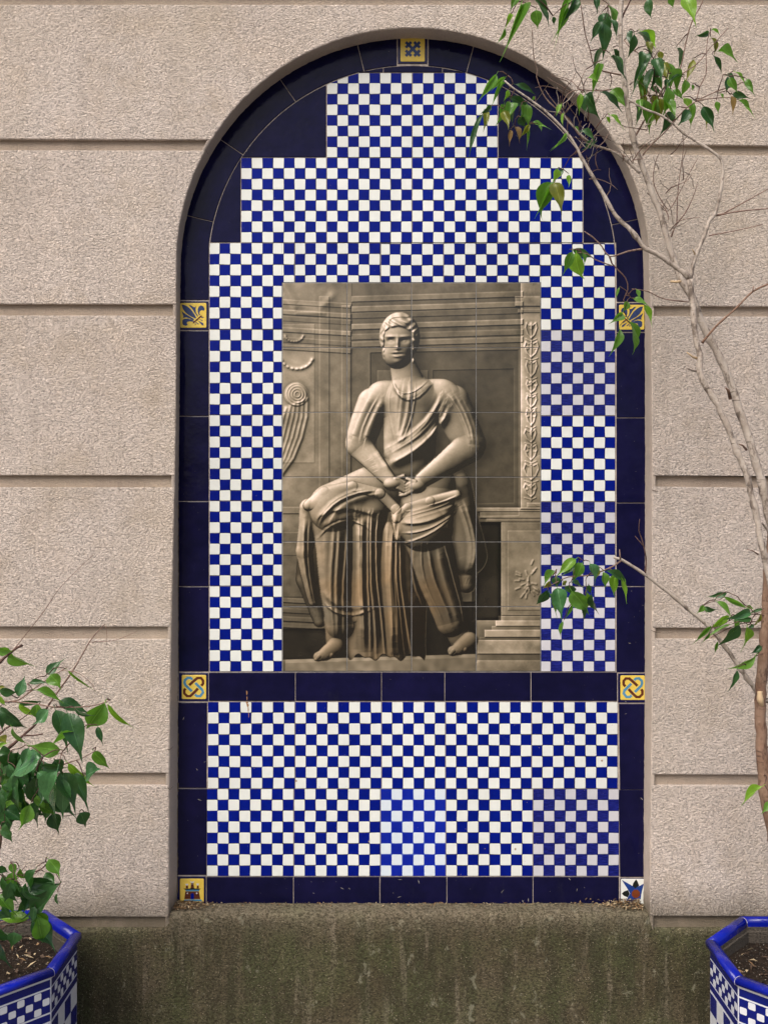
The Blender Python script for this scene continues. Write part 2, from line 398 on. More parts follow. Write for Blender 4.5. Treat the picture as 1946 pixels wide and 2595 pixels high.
    def fold(pts,w0,w1,amp):
        nonlocal fo
        acc=np.zeros((H,W)); n=len(pts)-1
        for i,((ax,ay),(bx,by)) in enumerate(zip(pts[:-1],pts[1:])):
            M=3*max(w0,w1)+8
            i0,i1=max(0,int((min(ay,by)-M-Y0)*S)),max(1,int((max(ay,by)+M-Y0)*S)); j0,j1=max(0,int((min(ax,bx)-M-X0)*S)),max(1,int((max(ax,bx)+M-X0)*S))
            x=X[i0:i1,j0:j1]+wx[i0:i1,j0:j1]*.8; y=Y[i0:i1,j0:j1]
            if x.size==0: continue
            L=(bx-ax)**2+(by-ay)**2+1e-6
            t=np.clip(((x-ax)*(bx-ax)+(y-ay)*(by-ay))/L,0,1)
            d=np.hypot(x-ax-t*(bx-ax),y-ay-t*(by-ay)); sg=((x-ax)*(by-ay)-(y-ay)*(bx-ax))<0
            u=(i+t)/n; w=(w0+(w1-w0)*u)*np.where(sg,.55,1.25); e=np.clip(np.minimum(u,1-u)*6,.15,1)
            acc[i0:i1,j0:j1]=np.maximum(acc[i0:i1,j0:j1],e*np.exp(-(d/w)**2))
        fo+=amp*acc
    def bez(*p,n=9):
        p=np.array(p,float); o=[]
        for t in np.linspace(0,1,n):
            q=p.copy()
            while len(q)>1: q=q[:-1]*(1-t)+q[1:]*t
            o.append(tuple(q[0]))
        return o
    def fan(A,B,n,w0,w1,amp,jit=8.):
        A=np.array(A,float); B=np.array(B,float)
        for k in range(n):
            u=(k+.5+rng.uniform(-.25,.25))/n
            P=A*(1-u)+B*u+rng.uniform(-jit,jit,A.shape)
            m=rng.choice([.55,.9,1.5,2.1]); q=rng.uniform(0,.25); fold(bez(*P),w0*m,w1*m,amp*rng.uniform(.5,1.25)*m**.5)
    fan([(770,1110),(772,1200),(772,1300),(768,1415)],[(822,1110),(812,1200),(820,1300),(836,1425)],7,4,6,14,4)
    fan([(838,1130),(832,1220),(838,1320),(846,1420)],[(872,1160),(868,1230),(880,1320),(900,1420)],4,4,6,12,4)
    fan([(700,1130),(688,1210),(700,1300),(708,1385)],[(754,1130),(752,1210),(752,1300),(748,1390)],4,4,5,6,6)
    fan([(880,1180),(876,1240),(910,1310),(940,1370)],[(962,1170),(978,1230),(1000,1290),(1004,1350)],5,4,6,9,7)
    fan([(676,1112),(720,1082),(780,1086),(822,1110)],[(690,1180),(720,1130),(770,1126),(800,1160)],3,4,5,8,4)
    fan([(866,1118),(900,1130),(945,1118),(980,1090)],[(872,1190),(900,1180),(945,1160),(985,1120)],3,4,5,9,4)
    fan([(690,1260),(720,1300),(760,1310),(800,1290)],[(700,1310),(730,1350),(770,1350),(810,1320)],2,4,5,7,4)
    fan([(800,1050),(740,1052),(690,1080),(672,1130)],[(830,1074),(780,1070),(730,1090),(712,1150)],3,5,4,8,5)
    fan([(860,1100),(830,1200),(850,1300),(846,1410)],[(868,1110),(850,1200),(862,1300),(870,1410)],2,4,6,10,4)
    fan([(985,1062),(960,1085),(910,1090),(868,1104)],[(990,1085),(965,1106),(920,1112),(880,1130)],3,4,4,7,4)
    fan([(950,852),(930,910),(880,945),(800,985)],[(975,885),(950,950),(900,985),(820,1015)],6,4,6,10,4)
    fan([(840,822),(826,880),(836,930),(850,960)],[(905,830),(905,880),(880,920),(862,960)],5,3.5,5,6,4)
    fan([(842,812),(850,850),(885,862),(925,815)],[(850,822),(856,872),(892,888),(935,830)],3,4,4,6,3)
    fan([(800,846),(778,890),(766,920),(756,950)],[(832,860),(812,900),(800,930),(796,960)],3,4,5,6,4)
    fan([(960,842),(990,880),(1008,920),(1010,960)],[(1000,856),(1024,890),(1038,930),(1040,962)],3,4,5,6,4)
    fan([(650,1110),(640,1180),(650,1230),(670,1320)],[(676,1120),(664,1190),(672,1250),(690,1330)],3,4,5,8,3)
    fan([(985,1080),(1010,1130),(1020,1180),(1006,1240)],[(1000,1070),(1030,1140),(1030,1200),(1014,1250)],2,4,5,8,3)
    cl=(cloth>-150)&~head
    skin=blur((F-cloth>2).astype(float),1.2)
    F=np.where(cl,F+fo*(1-np.clip(skin*2,0,1)),F)
    # face: brow, eye sockets, nose, mouth, wavy hair
    def dent(cx,cy,rx,ry,dz):
        nonlocal F
        cy+=10; cx=861+(cx-857)*1.18
        F+=np.where(body,dz*np.exp(-((X-cx)/rx)**2-((Y-cy)/ry)**2),0)
    dent(843,726,8,5,-9); dent(868,726,8,5,-9); dent(843,727,4.5,3,4); dent(868,727,4.5,3,4)
    dent(843,717,11,3,4); dent(868,717,11,3,4)
    dent(855,733,3.6,12,8); dent(855,742,6,4,6); dent(855,755,10,2.2,-5); dent(855,751,9,2.4,3); dent(855,760,8,2.6,4)
    dent(855,772,10,6,4); dent(836,745,8,9,2); dent(874,745,8,9,2)
    hair=head&((Y<705+.013*(X-859)**2)|(np.abs(X-861)>31))
    hh=blur(hair.astype(float),1.5)
    hr=np.sin((X+n14*9)/3.4+np.sin(Y/6)*1.6)*np.sin((Y+n14*9)/3.8)
    F+=np.where(body,hh*(7+5.0*hr),0)
    # ---------------------------------------------------------------- shading of the photographed statue
    Hc=np.where(body,F,-60+bh)
    def shade(h,amp,lx=-.55,ly=-.62,lz=.56):
        gy,gx=np.gradient(blur(h,.55)*S); gx*=amp; gy*=amp
        nz=1/np.sqrt(1+gx*gx+gy*gy)
        return np.clip((-gx*lx-gy*ly+lz)*nz,0,None),nz
    lb,_=shade(bh,.34); lf,nz=shade(np.where(body,F,blur(F*body,3)),.9)
    ao=np.clip(1+(np.where(body,F,0)-blur(np.where(body,F,0),7))/22.,.22,1.35)
    fm=blur(body.astype(float),.5)
    sh=1-.55*blur(np.roll(np.roll(body.astype(float),int(14*S),1),int(9*S),0),9)
    bo=np.clip(1+(bh-blur(bh,6))/22.,.2,1.3); imgb=al*.80*(.1+1.35*lb)*sh*bo
    fig=(.03+.62*lf**1.25*ao)*(1+.05*n14+.02*n2)
    fig+=.22*np.clip(lf-.82,0,1)*2
    low=np.clip((Y-1040)/330,0,1)
    fig*=(1-.42*low)*(1-.18*np.clip((X-900)/130,0,1)*np.clip((Y-900)/300,0,1))
    g=imgb*(1-fm)+fig*fm
    # footing slab of the statue
    m=np.clip((Y-(1424-.03*(X-620)))/1.2,0,1)*np.clip((X-616)/1.5,0,1)*np.clip((1028-X)/1.5,0,1)
    slab=.24*(1+.08*n14+.1*n5)*(1.15-.35*np.clip((X-800)/230,0,1)); slab=np.where(Y<1432-.03*(X-620),slab*1.35,slab)
    g=g*(1-m*(1-fm))+slab*m*(1-fm)
    g=np.clip(g*(1-.1*np.clip((X-1000)/300,0,1)),.006,1)
    g=g*(.49+.62*g)
    warm=np.clip(.5+.35*n40+.2*n14,0,1)*np.clip((Y-1050)/200,0,1)*fm
    R=g*(1.00+.05*warm); G=g*(.83-.10*warm); B=g*(.60-.18*warm)
    B=B*(.85+.35*g); R=R*1.02
    return np.stack([R,G,B],-1)   # linear light, row 0 at the top
# ================================================================== ground
def groundm():
    m = mat('courtyard_paving', (.16, .14, .12), .85, .3); n = N(m); v = n.pos()
    n.col(n.mix(n.rng(n.noise(v, 4, 5, .6), .35, .7), (.19, .165, .14), (.12, .105, .09))); n.nrm(n.bump(n.noise(v, 80, 3), .003)); return m
g = mesh('ground', [(-60, -60, 0), (60, -60, 0), (60, 60, 0), (-60, 60, 0)], [(0, 1, 2, 3)], [groundm()]); g['kind'] = 'structure'

# ================================================================== 2D helpers (drawing units)
def circ(cx, cy, r, a0, a1, n): return [(cx + r * math.cos(R(a0 + (a1 - a0) * i / n)), cy - r * math.sin(R(a0 + (a1 - a0) * i / n))) for i in range(n + 1)]
def area(p): return .5 * sum(p[i][0] * p[(i + 1) % len(p)][1] - p[(i + 1) % len(p)][0] * p[i][1] for i in range(len(p)))
def clip_half(poly, a, b, c):                   # keep a*x+b*y<=c
    out = []
    for i in range(len(poly)):
        p, q = poly[i], poly[(i + 1) % len(poly)]; dp = a * p[0] + b * p[1] - c; dq = a * q[0] + b * q[1] - c
        if dp <= 0: out.append(p)
        if dp * dq < 0: t = dp / (dp - dq); out.append((p[0] + (q[0] - p[0]) * t, p[1] + (q[1] - p[1]) * t))
    return out
AC, AR, AI = (890., 582.), 500., 441.           # arch centre, outer and inner radius of the dark ring
def clip_arc(poly, r):
    for i in range(0, 181, 2):
        a = R(i); nx, ny = math.cos(a), -math.sin(a)
        poly = clip_half(poly, nx, ny, nx * AC[0] + ny * AC[1] + r)
        if len(poly) < 3: return []
    return poly
def clip_rect(poly, x0, x1, y0, y1):
    for h in ((-1, 0, -x0), (1, 0, x1), (0, -1, -y0), (0, 1, y1)):
        poly = clip_half(poly, *h)
        if len(poly) < 3: return []
    return poly
def rrect(x0, x1, y0, y1, r, n=3, j=0.):
    o = []
    for cx, cy, a in ((x1 - r, y0 + r, 0), (x0 + r, y0 + r, 90), (x0 + r, y1 - r, 180), (x1 - r, y1 - r, 270)):
        jx, jy = random.uniform(-j, j), random.uniform(-j, j)
        for k in range(n + 1):
            t = R(a + 90 * k / n); o.append((cx + r * math.cos(t) + jx, cy - r * math.sin(t) + jy))
    return o
def clean(poly, e=.05):
    o = []
    for p in poly:
        if not o or math.hypot(p[0] - o[-1][0], p[1] - o[-1][1]) > e: o.append(p)
    if len(o) > 2 and math.hypot(o[0][0] - o[-1][0], o[0][1] - o[-1][1]) <= e: o.pop()
    return o
class Geo:                                      # prisms standing on the facade plane; drawing units in, metres out
    def __init__(s, depth=CAM_D): s.v = []; s.f = []; s.m = []; s.d = depth
    def prism(s, poly, back, front, mi=0, bev=0.):
        poly = clean(poly)
        if len(poly) < 3 or abs(area(poly)) < .6: return
        if area(poly) < 0: poly = poly[::-1]    # clockwise on paper (y down)
        n = len(poly); b = len(s.v); cx = sum(p[0] for p in poly) / n; cy = sum(p[1] for p in poly) / n
        rings = [(poly, back), (poly, front + (abs(bev) * .0006 if bev else 0))] + ([([ins(poly, i, bev) for i in range(n)], front)] if bev else [])
        for pl, yy in rings:
            for p in pl:
                X, _, Z = P(p[0], p[1], s.d); s.v.append((X, yy, Z))
        for k in range(len(rings) - 1):
            for i in range(n):
                j = (i + 1) % n
                s.f.append((b + k * n + i, b + k * n + j, b + (k + 1) * n + j, b + (k + 1) * n + i)); s.m.append(mi)
        t = b + (len(rings) - 1) * n
        s.f.append(tuple(t + i for i in range(n))); s.m.append(mi)
    def obj(s, name, mats, parent, smooth=False):
        vs = s.v
        if not vs: return None
        c = Vector((sum(v[0] for v in vs) / len(vs), sum(v[1] for v in vs) / len(vs), sum(v[2] for v in vs) / len(vs)))
        o = mesh(name, [Vector(v) - c for v in vs], s.f, mats, None, s.m, smooth)
        bm = bmesh.new(); bm.from_mesh(o.data); bmesh.ops.recalc_face_normals(bm, faces=bm.faces[:]); bm.to_mesh(o.data); bm.free()
        o.parent = parent; off = Vector((0, 0, 0)); q = parent
        while q is not None: off += Vector(q.location); q = q.parent
        o.location = c - off
        return o
def ins(poly, i, d):
    n = len(poly); a, b, c = poly[i - 1], poly[i], poly[(i + 1) % n]
    def nn(p, q):
        dx, dy = q[0] - p[0], q[1] - p[1]; L = math.hypot(dx, dy) or 1; return (-dy / L, dx / L)
    n1, n2 = nn(a, b), nn(b, c); mx, my = n1[0] + n2[0], n1[1] + n2[1]; L = math.hypot(mx, my) or 1
    k = min(1.6, 1 / max(.3, (mx * n1[0] + my * n1[1]) / L))
    return (b[0] + mx / L * d * k, b[1] + my / L * d * k)

# ================================================================== the stucco wall round the niche
wall = thing('stucco_wall', 'beige rusticated stucco wall of wide coursed blocks around the arched niche', 'wall', (0, YF, 0))
def jit(a): return random.uniform(-a, a)
LEFT = [(364, 2300), (364, 1975), (365, 1700), (368.5, 1407), (378, 1006), (380.5, 800), (380.6, 600)]
RIGHT = [(1402.6, 600), (1406.5, 700), (1409, 1000), (1408, 1500), (1404, 1975), (1404, 2300)]
def dense(pts, st=4.5, a=.5):
    o = []
    for (x0, y0), (x1, y1) in zip(pts[:-1], pts[1:]):
        n = max(1, int(math.hypot(x1 - x0, y1 - y0) / st))
        for i in range(n): o.append((x0 + (x1 - x0) * i / n + jit(a), y0 + (y1 - y0) * i / n + jit(a * .4)))
    return o + [pts[-1]]
ARC = [(x + jit(.55), y + jit(.55)) for x, y in circ(891.4, 570.5, 511.2, 177, 3, 300)]
OUT = dense(LEFT) + ARC + dense(RIGHT)          # edge of the opening on the wall's face
def seg(y0, y1, side):                          # opening edge between two heights, top to bottom
    h = OUT[:len(OUT) // 2][::-1] if side < 0 else OUT[len(OUT) // 2:]
    return [p for p in h if y0 < p[1] < y1]
def xo(y, side):
    h = OUT[:len(OUT) // 2] if side < 0 else OUT[len(OUT) // 2:]
    return min(h, key=lambda p: abs(p[1] - y))[0]
def rough_line(x0, y0, x1, y1, a): return dense([(x0, y0), (x1, y1)], 5, a)
def yl(pair, x): return pair[0] + (pair[1] - pair[0]) * (x / 1659.)
XL, XR = -900., 2560.
# each course: bottom edge of the block (height at the left and right side of the photograph)
LB = [300, 657, 1027, 1354, 1670, 1981]; RB = [(311, 317), (661, 663), (1028, 1035), (1356, 1359), (1673, 1675), (1979, 1980)]
GAP = [25, 25, 26, 27, 27]
def block(poly):
    G = Geo(FRONT); poly = clean(poly, .2)
    G.prism(poly, YG + .003, YF, 0, 1.6)
    o = G.obj('block', [M['stucco']], wall)
    return o
# course above the opening runs over the crown
top = [(x, 10 + jit(.5)) for x in np.arange(XL, XR, 6.)]
left_b = rough_line(xo(300, -1) - .5, 301.5, XL, 297, .55)
right_b = rough_line(XR, 324, xo(312, 1) + .5, 311, .55)
arch = [p for p in OUT if p[1] < (301 if p[0] < 891 else 311)]
block(top + right_b + arch[::-1] + left_b)
block([(XL, -420), (XR, -420), (XR, -12)] + rough_line(XR, -12, XL, -17, .5))
for i in range(1, 6):
    yt, yb = LB[i - 1] + GAP[i - 1], LB[i]
    block([(XL, yt - 2)] + rough_line(XL, yt - 2, xo(yt, -1) - .3, yt, .25) + seg(yt, yb, -1) + rough_line(xo(yb, -1) - .3, yb, XL, yb - 1, .55))
    ytr, ybr = RB[i - 1][0] + GAP[i - 1] - 3, RB[i][0]
    block(rough_line(xo(ytr, 1) + .3, ytr, XR, ytr + (RB[i - 1][1] - RB[i - 1][0]) * 2, .25) + [(XR, RB[i][1] + (RB[i][1] - RB[i][0]))] + rough_line(XR, RB[i][1] + 2, xo(ybr, 1) + .3, ybr, .55) + seg(ytr, ybr, 1)[::-1])
# recessed ground of the joints, with the opening cut out of it
G = Geo(FRONT + .0095)
sc = FRONT / (FRONT + .0095)
def at_depth(p, d): return (829.5 + (p[0] - 829.5) * FRONT / d, 1106 + (p[1] - 1106) * FRONT / d)
op = [at_depth(p, FRONT + .0095) for p in OUT[::2]]
G.prism([(XL, 2300)] + op + [(XR, 2300), (XR, -420), (XL, -420)], YG + .003, YG, 0)
G.obj('joint_ground', [M['groove']], wall)
# reveal of the opening: from the wall's face back to the tiles
INL = [(382, 2300), (382, 1975), (383, 1900), (385, 1450), (385, 1100), (388, 800), (389.8, 600)]
INR = [(1390.2, 600), (1393, 700), (1393.5, 1000), (1393, 1450), (1390, 1900), (1389.5, 1975), (1389.5, 2300)]
INN = dense(INL, 4.5, .45) + [(x + jit(.45), y + jit(.45)) for x, y in circ(890, 582.3, 500, 177, 3, 300)] + dense(INR, 4.5, .45)
def resample(pl, n):
    L = [0]
    for a, b in zip(pl[:-1], pl[1:]): L.append(L[-1] + math.hypot(b[0] - a[0], b[1] - a[1]))
    o = []; k = 0
    for i in range(n):
        t = L[-1] * i / (n - 1)
        while k < len(L) - 2 and L[k + 1] < t: k += 1
        u = (t - L[k]) / max(1e-9, L[k + 1] - L[k]); o.append((pl[k][0] + (pl[k + 1][0] - pl[k][0]) * u, pl[k][1] + (pl[k + 1][1] - pl[k][1]) * u))
    return o
nr = 620; A_, B_ = resample(OUT, nr), resample(INN, nr); vs = []; fs = []
lev = [(None, .0015), (0, .0012), (.06, .004), (.35, 0), (.7, 0), (1., 0)]
for i in range(nr):
    a, b = Vector(P(A_[i][0], A_[i][1], FRONT)), Vector(P(B_[i][0], B_[i][1], CAM_D))
    cx = Vector(P(890, max(582, A_[i][1]), FRONT)); outw = (a - cx); outw.y = 0; outw.normalize()
    for t, dy in lev:
        if t is None: q = a + outw * .007 + Vector((0, .0012, 0))      # lip lying over the ends of the joints
        else: q = a.lerp(b, t) + Vector((0, .0012 if t == 0 else 0, 0)) + outw * (jit(.0004) - .0009)
        vs.append(q)
    vs.append(b + Vector((0, .012, 0)))
m_ = len(lev) + 1
for i in range(nr - 1):
    for k in range(m_ - 1): fs.append((i * m_ + k, (i + 1) * m_ + k, (i + 1) * m_ + k + 1, i * m_ + k + 1))
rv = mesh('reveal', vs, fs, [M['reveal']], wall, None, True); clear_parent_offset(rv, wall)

def crack(pts, depth, w_):
    G = Geo(depth); G.prism(strip_([(x + jit(.5), y + jit(.5)) for x, y in pts], w_), .0002 + depth - CAM_D, depth - CAM_D - .0007, 0); return G
def strip_(pts, w_):
    return [(x, y - w_ * (.3 + .7 * math.sin(3.1 * i / (len(pts) - 1)))) for i, (x, y) in enumerate(pts)] + [(x, y + w_ * .5) for x, y in pts[::-1]]
cm = mat('crack_shadow_dirt', (.075, .055, .04), .95)
for k_, pts in enumerate((((363, 1618 / 1), (368, 1620), (372, 1617), (376, 1612)), ((362, 1985), (366, 1976), (371, 1972)), ((364, 1700), (369, 1706), (376, 1699)), ((1407, 1362), (1412, 1364), (1419, 1366), (1428, 1366)), ((446, 322), (449, 329), (452, 333)), ((380, 800), (384, 809), (387, 812)), ((1409, 1058), (1414, 1061), (1421, 1060)))):
    o = crack([(x - 1.5, y) for x, y in pts], FRONT - .0003, .9).obj('crack', [cm], wall)
# plinth with the sloping sill of the niche
def vnoise(x, z, s):
    return (math.sin(x * 31 * s + 1.3 * math.sin(z * 23 * s)) * math.cos(z * 37 * s + 1.7 * math.sin(x * 19 * s + 2)) + .5 * math.sin(x * 83 * s + z * 61 * s))
vs = []; fs = []; mi = []
zsill = P(0, 1951, CAM_D)[2]; zlip = P(0, 1974, FRONT)[2]; zside = P(0, 2006, FRONT)[2]
xa, xb = P(360, 0, FRONT)[0], P(1406, 0, FRONT)[0]
xs = list(np.arange(-1.85, 1.95, .008)); rows = []
def sec(inside):
    if inside: return [(.006, zsill + .004), (.002, zsill), (-.012, zsill - .001), (-.026, zsill - .002), (-.036, zsill - .004), (-.0435, zlip - .002), (-.0475, zlip - .009), (-.049, zlip - .020)] + [(-.049, z) for z in np.linspace(zlip - .028, .0, 62)]
    return [(.0, zside + .0006)] * 2 + [(-.010, zside + .0004), (-.020, zside), (-.030, zside), (-.0415, zside - .001), (-.0455, zside - .003), (-.048, zside - .008)] + [(-.0488, z) for z in np.linspace(zside - .016, 0, 62)]
for x in xs:
    t = min(1, max(0, (x - xa + .004) / .008)) * min(1, max(0, (xb + .004 - x) / .008))
    A, B = sec(False), sec(True); row = []
    for (y0, z0), (y1, z1) in zip(A, B):
        y = y0 + (y1 - y0) * t; z = z0 + (z1 - z0) * t; d = vnoise(x, z, 1.) * .0011 + vnoise(x + 3, z, 3.1) * .0007 + jit(.0005)
        row.append((x + jit(.0012), y - d, z + (vnoise(x, y * 8, 2.3) * .0012 if z > .58 else 0)))
    rows.append(row)
nc = len(rows[0])
for r_ in rows: vs += r_
for i in range(len(rows) - 1):
    for k in range(nc - 1): fs.append((i * nc + k, i * nc + k + 1, (i + 1) * nc + k + 1, (i + 1) * nc + k))
pl = mesh('plinth', vs, fs, [M['plinth']], wall, None, True); clear_parent_offset(pl, wall)
pl['label'] = 'damp olive brown plinth streaked with moss below the niche'

# ================================================================== tiled panel in the niche
panel = thing('tiled_panel', 'arched ceramic panel of blue and white checkered tiles with navy border tiles', 'tile panel', (0, 0, P(0, 1951)[2]))
G = Geo()
G.prism([(378, 1960)] + [(378, 582)] + circ(890, 582, 512, 180, 0, 60) + [(1402, 582), (1402, 1960)], .03, .0016, 0)
G.obj('mortar_bed', [M['grout']], panel)
def base_y(): return random.uniform(-.0003, .0003)
def check_tile(x0, x1, y0, y1, cx, cy, px, py, kind='n', cliparc=False, notch=None):
    """cells start at cx, cy with pitch px, py; first cell of the tile is blue when (col+row) is even"""
    g_ = .75; a, b, c, d = x0 + g_, x1 - g_, y0 + g_, y1 - g_
    G = Geo(); oy = base_y()
    regs = [(a, b, c, d)]
    if notch:
        nx, ny = notch                           # picture corner inside this tile
        if x0 < nx < x1 and x0 < 600: regs = [(a, nx - 1.2, c, d), (nx - 1.2, b, c, ny - 1.2)]
        elif x0 < nx < x1: regs = [(nx + 1.2, b, c, d), (a, nx + 1.2, c, ny - 1.2)]
        else: regs = [(a, b, c, ny - 1.2)]
    for (q0, q1, r0, r1) in regs:
        pl = [(q0, r0), (q1, r0), (q1, r1), (q0, r1)]
        if cliparc: pl = clip_arc(pl, AI - 1.6)
        G.prism(pl, .0085, oy, 0)
    i0, i1 = int(math.floor((x0 - cx) / px)) - 1, int(math.ceil((x1 - cx) / px)) + 1
    j1 = int(math.ceil((y1 - cy) / py)) + 1
    for i in range(i0, i1):
        for j in range(-1, j1):
            blue = (i + j) % 2 == 0
            X0_, X1_, Y0_, Y1_ = cx + i * px, cx + (i + 1) * px, cy + j * py, cy + (j + 1) * py
            if kind == 'l': e, r = (-.25, 3.2) if blue else (.95, 1.)
            elif kind == 'b': e, r = (.35, 1.6) if blue else (.5, 2.6)
            else: e, r = (.62, .8) if blue else (.18, 1.9)
            jx, jy = jit(.35), jit(.35)
            cell = rrect(X0_ + e + jx, X1_ - e + jx, Y0_ + e + jy, Y1_ - e + jy, r, 3, .35)
            for (q0, q1, r0, r1) in regs:
                pl = clip_rect(cell, q0 + .15, q1 - .15, r0 + .15, r1 - .15)
                if pl and cliparc: pl = clip_arc(pl, AI - 2.0)
                if pl and len(pl) > 2: G.prism(pl, oy + .0002, oy - .0004, 2 if blue else 1, .35)
    ms = {'n': ('line', 'white', 'blue'), 'l': ('line2', 'lilac', 'hand_blue'), 'b': ('line3', 'bleed_white', 'bleed_blue')}[kind]
    o = G.obj('check_tile', [M[k] for k in ms], panel); o.rotation_euler = (jit(.003), 0, jit(.004))
    if kind == 'l': o['label'] = 'check tile with greyish white and brushed dark blue squares'
    if kind == 'b': o['label'] = 'check tile with brighter bleeding blue squares'
    return o
p = 23.08
for x0, x1 in ((706, 890.5), (890.5, 1075)): check_tile(x0, x1, 157, 340.5, x0, 157, (x1 - x0) / 8, 22.95, cliparc=True)
for x0, x1 in ((521, 706), (706, 890), (890, 1075), (1075, 1258.5)): check_tile(x0, x1, 340.5, 524.5, x0, 340.5, (x1 - x0) / 8, 23, cliparc=True)
PX0, PX1, PY0, PY1 = 610.5, 1167.3, 611., 1450.
check_tile(452.6, 637.2, 524.5, 711.5, 451.7 - p, 525, p, 23.3, notch=(PX0, PY0), cliparc=True)
check_tile(637.2, 822.5, 524.5, 711.5, 636.4 - p, 525, p, 23.3, notch=(0, PY0))
check_tile(822.5, 958.2, 524.5, 711.5, 819.3 - p, 526.6, p, 23.3, notch=(0, PY0))
check_tile(958.2, 1143.2, 524.5, 713, 958.2 - p, 526, p, 23.3, notch=(0, PY0))
check_tile(1143.2, 1328.5, 524.5, 713, 1143.2 - p * 1 - .2 + 0, 526.8, p + .1, 23.3, notch=(PX1, PY0), cliparc=True)
LR = [711.5, 896.5, 1082, 1266, 1451]; RR = [713, 898, 1083.5, 1266.5, 1451]
for i in range(4):
    check_tile(452.8, PX0 - .6, LR[i], LR[i + 1], 452.2 - p, LR[i] + .3, p, (LR[i + 1] - LR[i]) / 8)
    check_tile(PX1 + .6, 1328.8, RR[i], RR[i + 1], 1166.5, RR[i] + .3, 23.3, (RR[i + 1] - RR[i]) / 8, 'n' if i == 1 else 'l')
BX = [[449, 637.6, 824.3, 962.2, 1148, 1334], [447, 635, 822, 963, 1151, 1337]]
for r_, (y0, y1) in enumerate(((1516, 1704), (1704, 1893))):
    for i in range(5):
        x0, x1 = BX[r_][i], BX[r_][i + 1]; k = 6 if i == 2 else 8
        check_tile(x0, x1, y0, y1, x0, y0, (x1 - x0) / k, (y1 - y0) / 8, {(1, 2): 'b', (1, 4): 'l'}.get((r_, i), 'n'))
# navy pieces
def navy(poly, name='border_tile', e=.85):
    G = Geo(); pl = clean(poly)
    if area(pl) < 0: pl = pl[::-1]
    pl = [ins(pl, i, e) for i in range(len(pl))]
    # every tile sits at its own slight tilt
    G.prism(pl, .009, base_y() - .0002, 0, .9)
    o = G.obj(name, [M['navy']], panel); o.rotation_euler = (jit(.004), 0, 0); o.rotation_euler.z = jit(.004); return o
def ring(a0, a1, n=14, extra_in=None):
    return circ(*AC, AR + 2, a0, a1, n) + circ(*AC, AI, a1, a0, n)
for a0, a1 in ((103.6, 124.7), (124.7, 145.8), (145.8, 166.5)): navy(ring(a0, a1))
for a0, a1 in ((12.6, 32.3), (32.3, 53.7), (53.7, 74.6)): navy(ring(a0, a1))
kl, kr = 857.7, 924.7
navy([q for q in circ(*AC, AR + 2, 93.7, 103.6, 8)] + circ(*AC, AI, 103.6, 94.2, 8)); navy(circ(*AC, AR + 2, 74.6, 86, 8) + circ(*AC, AI, 85.5, 74.6, 8))
navy(circ(*AC, AR + 2, 166.5, 180, 8) + [(386, 648.5), (452.5, 648.5), (452.5, 524)] + circ(*AC, AI, 172.4, 166.5, 3))
navy(circ(*AC, AR + 2, 12.6, 0, 8) + [(1396, 652.5), (1331, 652.5), (1329.5, 524)] + circ(*AC, AI, 7.6, 12.6, 3))
sp = lambda x0, x1, y0, y1: clip_arc([(x0, y0), (x1, y0), (x1, y1), (x0, y1)], AI - .5)
navy(sp(450, 705.5, 120, 340), 'spandrel_tile', .9); navy(sp(1075.5, 1330, 120, 340), 'spandrel_tile', .9)
navy(sp(440, 520.5, 340.5, 524), 'spandrel_tile', .9); navy(sp(1259, 1340, 340.5, 524), 'spandrel_tile', .9)
navy(sp(760, 828, 120, 156.5), 'spandrel_tile', .8); navy(sp(828, 955.5, 120, 156.5), 'spandrel_tile', .8); navy(sp(955.5, 1020, 120, 156.5), 'spandrel_tile', .8)
for y0, y1 in ((714, 899), (899, 1083), (1083, 1267), (1267, 1451)): navy([(380, y0), (452, y0), (452, y1), (380, y1)])
for y0, y1 in ((718, 902.5), (902.5, 1086.5), (1086.5, 1267), (1267, 1453)): navy([(1330.5, y0), (1398, y0), (1398, y1), (1330.5, y1)])
for y0, y1 in ((1517, 1703), (1703, 1891)):
    navy([(378, y0), (448.5, y0), (447, y1), (378, y1)]); navy([(1335.5, y0 + 3), (1396, y0 + 3), (1396, y1 + 4), (1338, y1 + 4)])
for x0, x1 in ((451, 638), (638, 824), (824, 960.5), (960.5, 1146.5), (1146.5, 1333)): navy([(x0, 1452), (x1, 1452), (x1, 1515), (x0, 1515)])
for x0, x1 in ((446, 634), (634, 820.5), (820.5, 965), (965, 1151), (1151, 1337)): navy([(x0, 1894), (x1, 1894), (x1, 1953), (x0, 1953)])

